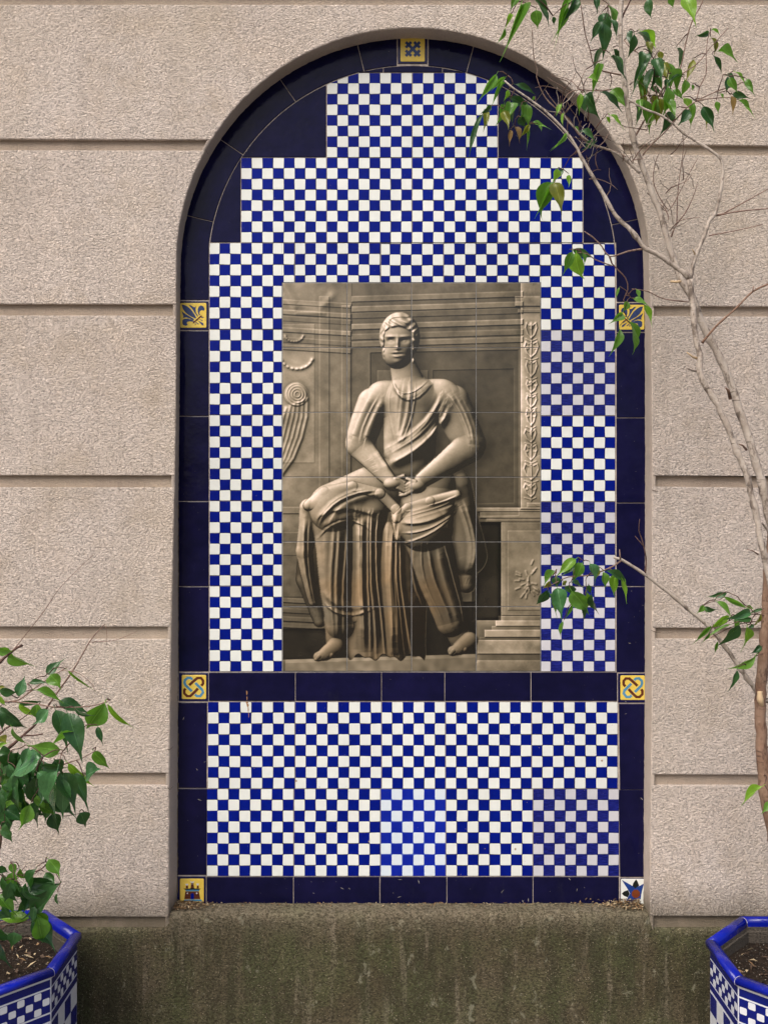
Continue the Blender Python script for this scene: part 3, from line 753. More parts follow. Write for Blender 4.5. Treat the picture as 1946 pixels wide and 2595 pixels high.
# emblem tiles -----------------------------------------------------
def strip(pts, w_):
    L, Rr = [], []
    for i, q in enumerate(pts):
        a = pts[max(0, i - 1)]; b = pts[min(len(pts) - 1, i + 1)]; dx, dy = b[0] - a[0], b[1] - a[1]; l = math.hypot(dx, dy) or 1
        L.append((q[0] - dy / l * w_ / 2, q[1] + dx / l * w_ / 2)); Rr.append((q[0] + dy / l * w_ / 2, q[1] - dx / l * w_ / 2))
    return L + Rr[::-1]
def emblem(label, x0, x1, y0, y1, plate, box, shapes, mirror=False, plate_mat='yellow', full=False):
    G = Geo(); G.prism([(x0 + 1, y0 + 1), (x1 - 1, y0 + 1), (x1 - 1, y1 - 1), (x0 + 1, y1 - 1)], .009, -.0003, 0, .8)
    t = G.obj('emblem_tile', [M['navy2']], panel); t['label'] = label
    G = Geo(); a, b, c, d = plate; G.prism(rrect(a, b, c, d, 2.5), .0005, -.0010, 0, .7)
    pm = G.obj('emblem_plate', [M[plate_mat]], t)
    bx0, bx1, by0, by1 = box; hh = -.0011
    def tr(q):
        u = (q[0] - bx0) / (bx1 - bx0); v = (q[1] - by0) / (by1 - by0)
        if mirror: u = 1 - u
        return (a + (b - a) * u, c + (d - c) * v)
    for k, (nm, m_, polys) in enumerate(shapes):
        G = Geo()
        for pgn in polys:
            hh -= .00004; G.prism([tr(q) for q in pgn], -.0006, hh, 0)
        G.obj(nm, [M[m_]], t)
fleur = [('petal', 'steel_blue', [
    [(330, 445), (420, 455), (520, 510), (640, 620), (720, 740), (810, 900), (790, 950), (700, 900), (560, 820), (450, 720), (370, 590)],
    [(560, 455), (640, 470), (700, 520), (760, 545), (800, 490), (790, 600), (800, 720), (870, 850), (850, 880), (760, 740), (680, 600)],
    [(900, 830), (860, 700), (860, 600), (900, 510), (970, 470), (1040, 510), (1080, 590), (1065, 660), (1000, 640), (930, 670), (910, 740), (940, 820)],
    [(330, 680), (420, 750), (600, 870), (740, 960), (720, 1010), (600, 940), (480, 900), (380, 920), (390, 850)],
    [(360, 1010), (400, 960), (520, 940), (660, 980), (740, 1030), (720, 1060), (600, 1040), (520, 1060), (500, 1110), (540, 1170), (470, 1200), (390, 1180), (360, 1110)],
    [(970, 880), (1050, 890), (1030, 920), (980, 915)], [(920, 960), (1020, 1010), (1010, 1035), (925, 985)], [(860, 1010), (1040, 1110), (1050, 1190), (980, 1160)],
    [(800, 1060), (900, 1140), (860, 1150), (790, 1080)], [(760, 1110), (805, 1130), (780, 1185)]]),
    ('band', 'maroon', [[(690, 1090), (975, 820), (1005, 850), (720, 1118)]])]
fbox = (285, 1140, 385, 1270)
emblem('navy tile with a yellow square bearing a blue fleur de lis, left side', 384, 452, 649.5, 713.5, (390, 446.5, 654.6, 708), fbox, fleur)
emblem('navy tile with a yellow square bearing a blue fleur de lis behind the leaves', 1330.5, 1396, 653.5, 717.5, (1336.5, 1391, 658.5, 712), fbox, fleur, True)
knot = [('brown_loop', 'brown', [strip([(655, 765), (800, 625), (1000, 450), (1150, 450), (1240, 560), (1240, 700), (1165, 790)], 115), strip([(500, 910), (450, 980), (450, 1120), (570, 1240), (700, 1240), (860, 1090), (1030, 905)], 115)]),
        ('blue_loop', 'sky_blue', [strip([(790, 525), (720, 450), (600, 440), (480, 540), (460, 650), (500, 760), (770, 1030)], 112), strip([(915, 665), (1200, 960), (1240, 1080), (1120, 1240), (980, 1240), (900, 1165)], 112)])]
kbox = (345, 1370, 320, 1370)
emblem('navy tile with a brown and turquoise knot on yellow, left of the middle band', 386, 451, 1452.5, 1515.5, (393.5, 446, 1458, 1510), kbox, knot)
emblem('navy tile with a brown and turquoise knot on yellow, right of the middle band', 1333.5, 1396, 1454, 1518.5, (1339.5, 1392, 1459, 1512), kbox, knot, True)
def xcross(cx, cy, L, w_): return [strip([(cx - L, cy - L), (cx + L, cy + L)], w_), strip([(cx - L, cy + L), (cx + L, cy - L)], w_)]
five = [('cross', 'steel_blue', xcross(390, 382, 60, 44) + xcross(327, 320, 42, 42) + xcross(455, 320, 42, 42) + xcross(327, 445, 42, 42) + xcross(455, 445, 42, 42))]
emblem('navy keystone tile with a yellow square and a lattice of slate blue crosses', 858.7, 923.7, 74, 138, (865, 917.5, 80.6, 133), (205, 573, 205, 568), five)
castle = [('castle_wall', 'brown', [[(480, 830), (1080, 830), (1145, 1165), (440, 1165)], [(740, 450), (840, 450), (870, 690), (710, 690)], [(520, 570), (600, 570), (610, 690), (500, 690)], [(1000, 570), (1070, 570), (1080, 690), (980, 690)]]),
          ('roof', 'black_green', [[(405, 680), (460, 700), (640, 700), (780, 670), (930, 700), (1110, 700), (1165, 685), (1110, 752), (460, 752)], [(480, 905), (700, 905), (700, 915), (478, 915)], [(880, 985), (1110, 985), (1112, 996), (880, 996)], [(470, 995), (700, 995), (700, 1005), (468, 1005)], [(460, 1080), (700, 1080), (700, 1090), (458, 1090)]]),
          ('base_band', 'sky_blue', [[(400, 1255), (450, 1180), (1180, 1180), (1232, 1262)], [(490, 756), (1110, 756), (1080, 815), (500, 815)]]),
          ('crown', 'lilac', [[(680, 365), (780, 400), (880, 365), (845, 440), (735, 440)], [(480, 490), (620, 490), (590, 555), (520, 555)], [(970, 475), (1090, 482), (1060, 555), (1000, 555)], [(545, 905), (585, 870), (610, 905), (575, 945)], [(945, 905), (985, 865), (1025, 905), (985, 945)], [(760, 490), (785, 475), (810, 490), (785, 510)]]),
          ('door', 'blue', [[(720, 1165), (720, 940), (790, 890), (860, 940), (860, 1165)]])]
emblem('navy corner tile with a brown castle on a yellow square', 380, 446, 1892.5, 1952.5, (389.5, 441, 1898, 1949.5), (245, 1295, 265, 1325), castle)
def ngon(cx, cy, r, n, ph=0): return [(cx + r * math.cos(ph + 6.2832 * k / n), cy + r * math.sin(ph + 6.2832 * k / n)) for k in range(n)]
star = [('star', 'mid_blue', [[(375, 280), (830, 530), (1000, 570), (1150, 540), (1335, 430), (1250, 750), (1220, 900), (1200, 1090), (930, 1110), (850, 1200), (700, 1290), (490, 1305), (640, 1030), (740, 860), (650, 700)]]),
        ('petal', 'black_green', [[(995, 255), (1060, 350), (1130, 520), (960, 640), (840, 540), (870, 430)], [(380, 860), (480, 770), (650, 710), (720, 870), (640, 1020), (470, 950)]]),
        ('flower_heart', 'rust_red', [ngon(985, 870, 190, 8, .39)])]
emblem('white corner tile with a blue star and rust red centre', 1338.5, 1396, 1896.5, 1953, (1340.5, 1390.5, 1898.5, 1953), (345, 1345, 245, 1310), star, plate_mat='white')

# ================================================================== picture of 24 tiles
pic = thing('picture_tiles', 'sepia picture of a seated draped statue printed on 24 square tiles', 'tile picture', (0, 0, P(0, 1450)[2]))
arr = make_mural()
H_, W_ = arr.shape[:2]
img = bpy.data.images.new('statue_print', W_, H_, alpha=False, float_buffer=True)
px = np.ones((H_, W_, 4), np.float32); px[..., :3] = arr[::-1]; img.pixels.foreach_set(px.ravel()); img.update(); img.pack()
M['print'] = mat('printed_glaze', (.2, .17, .13), .22, .5); n = N(M['print'])
ti = n.new('ShaderNodeTexImage'); ti.image = img; ti.interpolation = 'Cubic'; ti.extension = 'EXTEND'; uvn = n.new('ShaderNodeUVMap'); n.l(uvn.outputs[0], ti.inputs[0])
n.col(ti.outputs[0]); n.nrm(n.bump(n.noise(n.pos(), 12, 2), .003, .3))
G = Geo(); G.prism([(PX0 - 1, PY0 - 1), (PX1 + 1, PY0 - 1), (PX1 + 1, PY1 + .6), (PX0 - 1, PY1 + .6)], .0018, .0002, 0)
G.obj('grout_bed', [M['grout2']], pic)
M['grout2'].node_tree.nodes['Principled BSDF'].inputs['Roughness'].default_value = .8
for r_ in range(6):
    for c_ in range(4):
        x0, x1 = PX0 + (PX1 - PX0) * c_ / 4, PX0 + (PX1 - PX0) * (c_ + 1) / 4; y0, y1 = PY0 + (PY1 - PY0) * r_ / 6, PY0 + (PY1 - PY0) * (r_ + 1) / 6
        G = Geo(); e = .85; yy = -.0008 + jit(.00012)
        G.prism([(x0 + e, y0 + e), (x1 - e, y0 + e), (x1 - e, y1 - e), (x0 + e, y1 - e)], .0012, yy, 0, .3)
        o = G.obj('picture_tile', [M['print']], pic); me = o.data; uv = me.uv_layers.new(name='UVMap')
        zt, zb = P(0, PY0)[2], P(0, PY1)[2]; xl, xr = P(PX0, 0)[0], P(PX1, 0)[0]; off = o.location + pic.location
        for lp in me.loops:
            co = me.vertices[lp.vertex_index].co + off; uv.data[lp.index].uv = ((co.x - xl) / (xr - xl), (co.z - zb) / (zt - zb))

# small damages and dirt on the glaze: chips and specks, one mass
ch = Geo()
for x, y, r in ((1300, 1643, 2.6), (1113, 1834, 2.4), (640, 1687, 2.6), (797, 1818, 1.8), (1047, 1833, 1.), (690, 1700, 1.2)): ch.prism([(x + r * random.uniform(.7, 1.2) * math.cos(a), y + r * random.uniform(.7, 1.2) * math.sin(a)) for a in np.arange(0, 6.2, .8)], -.0003, -.00055, 0)
for k in range(110):
    x, y = random.uniform(450, 1335), random.uniform(1520, 1890); r = random.uniform(.25, .6)
    ch.prism([(x + r * 1.4 * math.cos(a), y + r * math.sin(a)) for a in np.arange(0, 6.2, 1.3)], -.0003, -.00052, 0)
o = ch.obj('glaze_chips', [M['biscuit']], panel); o['kind'] = 'stuff'
rs = Geo()
for x, y, w_, h_ in ((533.5, 1497, 1.6, 10), (534, 1518, 3.2, 5), (535.5, 1524, 2.6, 7), (536.5, 1533, 1.1, 10), (538, 1545, .7, 12), (534, 1509, .8, 8)):
    rs.prism([(x - w_ + jit(.5), y - h_ / 2), (x + w_ * .6, y - h_ / 2 + jit(1)), (x + w_ + jit(.4), y), (x + .3, y + h_ / 2), (x - w_ * .5, y + h_ / 3)], -.0003, -.0006, 0)
rust = mat('rust_stain', (.30, .15, .06), .8); o = rs.obj('rust_run', [rust], panel)
fl = Geo()
for k in range(150):
    big = random.random() < .12
    if random.random() < .5: x, y = random.uniform(446, 1337), random.uniform(1896, 1950)
    else: x, y = random.choice((random.uniform(390, 446), random.uniform(1340, 1388))), random.uniform(1200, 1890)
    L = random.uniform(1., 2.2) * (2.2 if big else .45); a = random.uniform(0, 3.14); w_ = .32
    dx, dy = math.cos(a) * L, math.sin(a) * L
    fl.prism([(x - dx, y - dy), (x - dy * .15, y + w_), (x + dx, y + dy), (x + dy * .15, y - w_)], -.0002, -.0008, 0)
o = fl.obj('dust_specks', [mat('dust', (.34, .31, .28), .9)], panel); o['kind'] = 'stuff'

# dirt packed in the corner between the left jamb and the tiles
dv = Geo(); y = 1090.
while y < 1948:
    L = random.uniform(8, 46); w_ = random.uniform(.4, 1.4) + (y - 1090) / 858 * 2.6 * random.random()
    x0 = 386.5 - (y - 1090) / 858 * 3
    pts = [(x0 - 3, y)] + [(x0 + w_ * random.uniform(.3, 1.0), y + L * t) for t in (0, .15, .3, .5, .65, .8, 1)] + [(x0 - 3, y + L)]
    dv.prism(pts, .001, -.0022, 0); y += L * random.uniform(.9, 1.5)
o = dv.obj('corner_dirt', [mat('corner_dirt', (.11, .085, .05), .95)], panel); o['kind'] = 'stuff'

# dry bits gathered on the sill
lit = []; vs = []; fs = []; mi = []
mats_l = [mat('dry_leaf_bits', (.20, .12, .055), .8), mat('dark_leaf_bits', (.06, .035, .02), .8), mat('pale_straw', (.42, .33, .20), .8)]
def chip(c, L, w_, tiltz, mi_, V, F_, I):
    a = random.uniform(0, 6.28); d = Vector((math.cos(a), math.sin(a), random.uniform(-tiltz, tiltz))); s_ = Vector((-math.sin(a), math.cos(a), random.uniform(-.6, .6))); b = len(V)
    up = Vector((0, 0, random.uniform(.1, .4) * L))
    for q in (c - d * L, c - d * L * .2 + s_ * w_ + up, c + d * L, c + d * L * .1 - s_ * w_ + up * .7): V.append(q)
    F_.append((b, b + 1, b + 2)); F_.append((b, b + 2, b + 3)); I += [mi_, mi_]
for k in range(950):
    u = random.random()
    if u < .38: x = xa + .012 + abs(random.gauss(0, .035)); sp_ = .7
    elif u < .74: x = xb - .014 - abs(random.gauss(0, .045)); sp_ = 1.
    else: x = random.uniform(xa + .02, xb - .02); sp_ = .3
    y = -random.random() ** 1.6 * .036 * (1 if sp_ > .5 else .5) - .001
    hh_ = (.012 if sp_ == 1. else .006 if sp_ == .7 else .0015) * random.random() * (1 - abs(y) / .05)
    chip(Vector((x, y, zsill + .001 + hh_)), random.uniform(.002, .007) * (1 if sp_ > .5 else .6), random.uniform(.0006, .0018), .5, random.choice((0, 0, 1, 2)), vs, fs, mi)
o = mesh('dry_litter', vs, fs, mats_l, None, mi); o['kind'] = 'stuff'; o['label'] = 'dry leaf crumbs gathered along the niche sill'; o['category'] = 'leaf litter'

# ================================================================== octagonal planters
def planter(cx, depth, label, name='octagonal_planter'):
    t = thing(name, label, 'planter', (cx, depth - CAM_D, 0), 'octagonal tiled planters')
    HT = .605; ap = .1945; tan = math.tan(R(22.5))
    # rim: quarter sweep, one tile a side
    prof = [(-.006, -.0165), (.0, -.014), (.0012, -.0095), (.0004, -.0050), (-.002, -.0016), (-.006, 0), (-.012, .0004), (-.017, -.0008), (-.0205, -.0035), (-.022, -.008), (-.022, -.025)]
    vs = []; fs = []; gp = .0011
    for sgn in (-1, 1):
        for o_, z in prof:
            a = ap + o_; vs.append((a, sgn * (a * tan - gp), HT + z))
    k = len(prof)
    for i in range(k - 1): fs.append((i, i + 1, k + i + 1, k + i))
    rim_me = None
    fs.append(tuple(range(k))[::-1]); fs.append(tuple(range(k, 2 * k)))
    body_a = ap - .008; ha = body_a * tan
    def slab(z0, z1, items, nm):
        """items: (material index, y0, y1, z0, z1, proud, radius)"""
        V = [(body_a - .009, -ha + gp, z0), (body_a - .009, ha - gp, z0), (body_a - .009, ha - gp, z1), (body_a - .009, -ha + gp, z1), (body_a, -ha + gp, z0), (body_a, ha - gp, z0), (body_a, ha - gp, z1), (body_a, -ha + gp, z1)]
        F = [(4, 5, 6, 7), (0, 1, 5, 4), (3, 7, 6, 2), (0, 4, 7, 3), (1, 2, 6, 5)]; I = [0] * 5
        for m_, y0, y1, q0, q1, pr, r in items:
            pl = rrect(y0, y1, -q1, -q0, r, 3) if r > 0 else [(y0, -q1), (y0, -q0), (y1, -q0), (y1, -q1)]
            n_ = len(pl); b = len(V)
            for a_, b_ in pl: V.append((body_a - .0005, a_, -b_))
            for a_, b_ in pl: V.append((body_a + pr, a_, -b_))
            for i in range(n_): F.append((b + i, b + (i + 1) % n_, b + n_ + (i + 1) % n_, b + n_ + i)); I.append(m_)
            F.append(tuple(b + n_ + i for i in range(n_))); I.append(m_)
        me = bpy.data.meshes.new(nm); me.from_pydata(V, [], F); me.polygons.foreach_set('material_index', I)
        bm = bmesh.new(); bm.from_mesh(me); bmesh.ops.recalc_face_normals(bm, faces=bm.faces[:]); bm.to_mesh(me); bm.free()
        for q in ('pot_white', 'pot_navy'): me.materials.append(M[q])
        return me
    zt = HT - .0145; e = ha - .002
    it = [(1, -e, e, zt - .0225, zt - .0075, .0003, 0)]
    f0, f1 = zt - .071, zt - .026
    it.append((1, -e, e, f0, f1, .0003, 0)); it.append((1, -e, e, zt - .0885, zt - .0745, .0003, 0))
    cw = 2 * e / 9; chh = (f1 - f0) / 3
    for c_ in range(9):
        for r_ in range(3):
            if (c_ + r_) % 2 == 1: it.append((0, -e + c_ * cw + cw * .08, -e + (c_ + 1) * cw - cw * .08, f1 - (r_ + 1) * chh + chh * .05, f1 - r_ * chh - chh * .05, .0006, .0025))
    border = slab(zt - .0925, zt, it, 'border_tile')
    z0 = zt - .0935; hgt = .161; it = []
    cw = 2 * e / 4
    for c_ in range(4):
        for r_ in range(4):
            if (c_ + r_) % 2 == 0: it.append((1, -e + c_ * cw + .0006, -e + (c_ + 1) * cw - .0006, z0 - (r_ + 1) * hgt / 4 + .0005, z0 - r_ * hgt / 4 - .0005, .0003, 0))
    chk = slab(z0 - hgt, z0, it, 'check_tile')
    rim_me = bpy.data.meshes.new('rim_tile'); rim_me.from_pydata(vs, [], fs)
    bm = bmesh.new(); bm.from_mesh(rim_me); bmesh.ops.recalc_face_normals(bm, faces=bm.faces[:]); bm.to_mesh(rim_me); bm.free()
    for pg in rim_me.polygons: pg.use_smooth = len(pg.vertices) == 4
    rim_me.materials.append(M['rim_blue'])
    for i in range(8):
        for nm, me, dz in (('rim_tile', rim_me, 0), ('border_tile', border, 0), ('check_tile', chk, 0), ('check_tile', chk, -.1625), ('check_tile', chk, -.325)):
            if nm == 'check_tile' and dz == -.325: pass
            o = bpy.data.objects.new(nm, me); C.objects.link(o); o.parent = t; o.rotation_euler = (0, 0, R(45 * i)); o.location = (0, 0, dz)
    # concrete core with pale grout corners
    V = []; F = []
    def octo(a, z): return [(a / math.cos(R(22.5)) * math.cos(R(22.5 + 45 * i)), a / math.cos(R(22.5)) * math.sin(R(22.5 + 45 * i)), z) for i in range(8)]
    lv = [(body_a - .0012, .0), (body_a - .0012, HT - .0175)] + [(ap + o_ - .0007 * (1 if o_ > -.01 else -1), HT + z - .0008) for o_, z in prof[:-1]] + [(ap - .0228, HT - .024), (ap - .0250, HT - .026), (ap - .027, .40)]; nl_ = len(lv)
    for a, z in lv: V += octo(a, z)
    for k_ in range(len(lv) - 1):
        for i in range(8): F.append((k_ * 8 + i, k_ * 8 + (i + 1) % 8, (k_ + 1) * 8 + (i + 1) % 8, (k_ + 1) * 8 + i))
    mi_ = [0] * (8 * (nl_ - 4)) + [1] * 24
    o = mesh('planter_core', V, F, [mat('pale_pot_grout', (.55, .52, .58), .7), M['concrete']], t, mi_)
    # soil
    V = []; F = []; nr_, ns = 12, 48; sz = HT - .050
    for i in range(nr_ + 1):
        for j in range(ns):
            a = 6.2832 * j / ns; k8 = ((a + R(22.5)) % R(45)) - R(22.5); rr = (ap - .024) / math.cos(k8) * i / nr_
            V.append((cx + rr * math.cos(a), depth - CAM_D + rr * math.sin(a), sz + random.uniform(-.004, .004) + .012 * (1 - i / nr_)))
    for i in range(nr_):
        for j in range(ns): F.append((i * ns + j, (i + 1) * ns + j, (i + 1) * ns + (j + 1) % ns, i * ns + (j + 1) % ns))
    s_ = mesh('potting_soil', V, F, [M['soil']], None, None, True); s_['kind'] = 'stuff'; s_['label'] = 'dark soil filling the planter at the lower ' + ('left' if cx < 0 else 'right'); s_['category'] = 'soil'
    V = []; F = []; I = []
    for k_ in range(170):
        a = random.uniform(0, 6.28); rr = math.sqrt(random.random()) * (ap - .04)
        chip(Vector((cx + rr * math.cos(a), depth - CAM_D + rr * math.sin(a), sz + .006 + random.random() * .008)), random.uniform(.003, .011), random.uniform(.001, .004), .5, random.choice((0, 1, 1, 1, 2)), V, F, I)
    l_ = mesh('leaf_litter', V, F, mats_l, None, I); l_['kind'] = 'stuff'; l_['label'] = 'brown leaf litter on the soil of the planter at the lower ' + ('left' if cx < 0 else 'right'); l_['category'] = 'leaf litter'
    return t
LPX, LPD, RPX, RPD = -.839, 1.905, .868, 1.872
planter(LPX, LPD, 'octagonal blue and white tiled planter under the bushy shrub, lower left')
planter(RPX, RPD, 'octagonal blue and white tiled planter under the thin tree, lower right')
# ================================================================== vegetation
def catmull(pts, rad, step):
    P_ = [Vector(q) for q in pts]; o = []; rr = []
    for i in range(len(P_) - 1):
        a = P_[max(0, i - 1)]; b = P_[i]; c = P_[i + 1]; d = P_[min(len(P_) - 1, i + 2)]
        n = max(1, int((c - b).length / step))
        for k in range(n):
            t = k / n; t2, t3 = t * t, t * t * t
            o.append(.5 * ((2 * b) + (c - a) * t + (2 * a - 5 * b + 4 * c - d) * t2 + (3 * b - a - 3 * c + d) * t3)); rr.append(rad[i] + (rad[i + 1] - rad[i]) * t)
    return o + [P_[-1]], rr + [rad[-1]]
def tube(name, pts, rad, m, parent, step=.012, sides=8, knob=.12, loc0=None):
    c, r = catmull(pts, rad, step); V = []; F = []; ref = Vector((0, 1, .1)).normalized()
    for i, q in enumerate(c):
        t = (c[min(len(c) - 1, i + 1)] - c[max(0, i - 1)]).normalized(); u = t.cross(ref)
        if u.length < .1: u = t.cross(Vector((1, 0, 0)))
        u.normalize(); v = t.cross(u); rr = r[i] * (1 + random.uniform(-knob, knob) + (.35 * knob / .12 if random.random() < .05 else 0))
        q = q + u * random.uniform(-.12, .12) * r[i] + v * random.uniform(-.12, .12) * r[i]
        for k in range(sides):
            a = 6.2832 * k / sides; V.append(q + (u * math.cos(a) + v * math.sin(a)) * rr)
    n = len(c)
    for i in range(n - 1):
        for k in range(sides): F.append((i * sides + k, i * sides + (k + 1) % sides, (i + 1) * sides + (k + 1) % sides, (i + 1) * sides + k))
    F.append(tuple(range(sides))[::-1]); F.append(tuple((n - 1) * sides + k for k in range(sides)))
    o = mesh(name, V, F, [M[m]], parent, None, True); clear_parent_offset(o, parent)
    return o, c
# leaf blades: 1 long, 1 wide at the widest, base at the origin, growing along +Y, upper side +Z
def leaf_mesh(name, curl, fold, twist, m, drip=.24, fat=0., sick=0.):
    V = []; F = []; UV = []; n = 14; e_ = 1 - drip * .55
    xs_ = (-1, -.5, 0, .5, 1)
    for i in range(n + 1):
        t = i / n
        body = (math.sin(math.pi * (t / e_) ** (.78 + fat)) ** .9) * (1 - .25 * t) if t < e_ else 0
        tip = .10 * (1 - t) / (1 - e_ + .08) if t > .55 else 0
        wv = max(body * .56, tip, .010)
        a = curl * t; y = (math.sin(a) / curl) if abs(curl) > .01 else t; z = -((1 - math.cos(a)) / curl) if abs(curl) > .01 else 0
        y /= (math.sin(curl) / curl if abs(curl) > .01 else 1)
        tw = twist * t; sx = sick * (t * t - t) * 1.6
        for x in xs_:
            ww = wv * x; zz = abs(x) * wv * fold + .07 * math.sin(t * 11 + x * 1.5) * wv
            V.append((sx + ww * math.cos(tw) - zz * math.sin(tw), y, z + zz * math.cos(tw) + ww * math.sin(tw))); UV.append((.5 + x * .5, t))
    for i in range(n):
        for k in range(4): b = i * 5 + k; F.append((b, b + 1, b + 6, b + 5))
    # petiole
    b = len(V)
    for (x, y, z) in ((-.02, .02, -.01), (.02, .02, -.01), (0, .02, .02), (-.015, -.13, .0), (.015, -.13, .0), (0, -.13, .025)): V.append((x, y, z)); UV.append((.5, 0))
    F += [(b, b + 1, b + 4, b + 3), (b + 1, b + 2, b + 5, b + 4), (b + 2, b, b + 3, b + 5)]
    me = bpy.data.meshes.new(name); me.from_pydata(V, [], F); me.polygons.foreach_set('use_smooth', [True] * len(me.polygons))
    uv = me.uv_layers.new(name='UVMap')
    for lp in me.loops: uv.data[lp.index].uv = UV[lp.vertex_index]
    me.materials.append(M[m]); return me
LEAVES = {}
for key, m in (('g', 'leaf_g'), ('b', 'leaf_b'), ('d', 'leaf_d'), ('y', 'leaf_y'), ('o', 'leaf_o'), ('p', 'leaf_p')):
    LEAVES[key] = [leaf_mesh('leaf_blade', c_, f_, t_, m, dr, ft, sk) for c_, f_, t_, dr, ft, sk in ((.5, .25, .2, .42, 0, .10), (1.15, .45, -.5, .5, .1, -.18), (.2, .35, .7, .36, -.1, .22), (.9, .22, -.3, .34, .15, -.08), (-.45, .5, .5, .42, 0, .28), (1.3, .6, .9, .45, .05, -.30), (.6, .15, -.1, .3, -.05, .05), (.8, .7, -.8, .5, 0, .16))]
def leaves(parent, ox, oy, s, rows, d0, dspread, bases=None, tiltc=1.0, wf=1.12):
    for (x0, y0, x1, y1, wd, k) in rows:
        d = d0 + random.uniform(-dspread, dspread) - (dspread if k == 'p' else 0)
        A = PS(ox + x0 / s, oy + y0 / s, d); lp = math.hypot(x1 - x0, y1 - y0) / s / FPX * d
        dd = lp * random.uniform(-.45, .35) * tiltc
        B = PS(ox + x1 / s, oy + y1 / s, d + dd)
        B.x = A.x + (B.x - A.x); yv = (B - A); L = yv.length; yv.normalize()
        toward = Vector((0, -1, .25)).normalized()
        z = (toward - yv * toward.dot(yv)).normalized()
        roll = random.uniform(-.75, .75); z = Matrix.Rotation(roll, 3, yv) @ z; x = yv.cross(z)
        W = wd / s / FPX * d / math.cos(roll) * wf
        me = random.choice(LEAVES[k]); L2 = L * 1.13
        o = bpy.data.objects.new('leaf', me); C.objects.link(o)
        mw = Matrix(((x.x * W, yv.x * L2, z.x * L2, A.x), (x.y * W, yv.y * L2, z.y * L2, A.y), (x.z * W, yv.z * L2, z.z * L2, A.z), (0, 0, 0, 1)))
        o.parent = parent; o.matrix_parent_inverse = Matrix.Translation(-Vector(parent.location))
        q = Matrix((x, yv, z)).transposed().to_quaternion(); o.location = A; o.rotation_mode = 'QUATERNION'; o.rotation_quaternion = q; o.scale = (W, L2, L2 * .8)
        if bases is not None: bases.append(A - yv * L * .12)
def connect(parent, bases, nodes, m, maxd=.16):
    """thin twigs joining each leaf stalk to the nearest wood"""
    pend = list(bases); nodes = list(nodes)
    while pend:
        best = None
        for i, b in enumerate(pend):
            for q in nodes:
                dd = (q - b).length + max(0, q.z - b.z) * -.1
                if best is None or dd < best[0]: best = (dd, i, q)
        dd, i, q = best; b = pend.pop(i)
        if dd > .004:
            mid = (b + q) / 2 + Vector((jit(.12), jit(.12), .14)) * dd
            r1 = .0009; r0 = min(.0016, .0009 + dd * .006)
            o, c = tube('twig', [q, q.lerp(mid, .6) + Vector((jit(.05), 0, jit(.05))) * dd, mid, b], [r0, r0, r1, r1 * .8], m, parent, .014, 5, .1)
            nodes += c[1::2]
        nodes.append(b)
# ---- thin tree, right -------------------------------------------------
tree = thing('fig_tree', 'thin leggy fig tree with grey leaning stems growing from the planter on the right', 'tree', (RPX, RPD - CAM_D, .56))
wood = []
def br(name, pts, w0, w1, m, depths, parent=tree, step=.012, sides=8, knob=.12, store=None):
    n = len(pts); V = [PS(x, y, depths[0] + (depths[1] - depths[0]) * i / max(1, n - 1)) for i, (x, y) in enumerate(pts)]
    r = [(w0 + (w1 - w0) * i / max(1, n - 1)) / 2 / FPX * (depths[0] + depths[1]) / 2 for i in range(n)]
    o, c = tube(name, V, r, m, parent, step, sides, knob); (wood if store is None else store).extend(c); return o
trunk = br('trunk', [(2010, 2400), (1990, 2260), (1962, 2130), (1943, 2043), (1933, 1962), (1928, 1860), (1926, 1758), (1934, 1657), (1941, 1560), (1944, 1480), (1950, 1400), (1962, 1300), (1975, 1200)], 34, 20, 'bark_brown', (1.85, 1.84), sides=12, knob=.05)
kn, _ = tube('pruning_scar', [PS(1924, 1752, 1.836), PS(1926, 1772, 1.833), PS(1930, 1789, 1.838)], [.0050, .0065, .0035], 'cut_wood', tree, .005, 8, .1)
SA = [(1990, 1640), (1968, 1540), (1946, 1456), (1939, 1415), (1925, 1361), (1917, 1312), (1901, 1247), (1887, 1193), (1860, 1130), (1844, 1084), (1825, 1046), (1808, 1008), (1781, 968), (1772, 941), (1773, 900), (1763, 867), (1757, 800), (1753, 765), (1748, 709)]
br('stem', SA, 17, 15, 'bark_grey', (1.80, 1.82), sides=10)
SB = [(2040, 1700), (1995, 1480), (1955, 1334), (1941, 1280), (1928, 1220), (1911, 1160), (1895, 1106), (1876, 1052), (1857, 992), (1836, 935), (1819, 900), (1788, 841), (1768, 795), (1750, 748), (1728, 715), (1707, 658), (1691, 612), (1681, 571), (1671, 535), (1651, 490), (1635, 444), (1620, 403), (1605, 357), (1595, 306), (1584, 229), (1577, 168), (1572, 102), (1572, 41), (1574, -10), (1578, -120)]
br('stem', SB, 24, 10.5, 'bark_grey', (1.87, 1.90), sides=10)
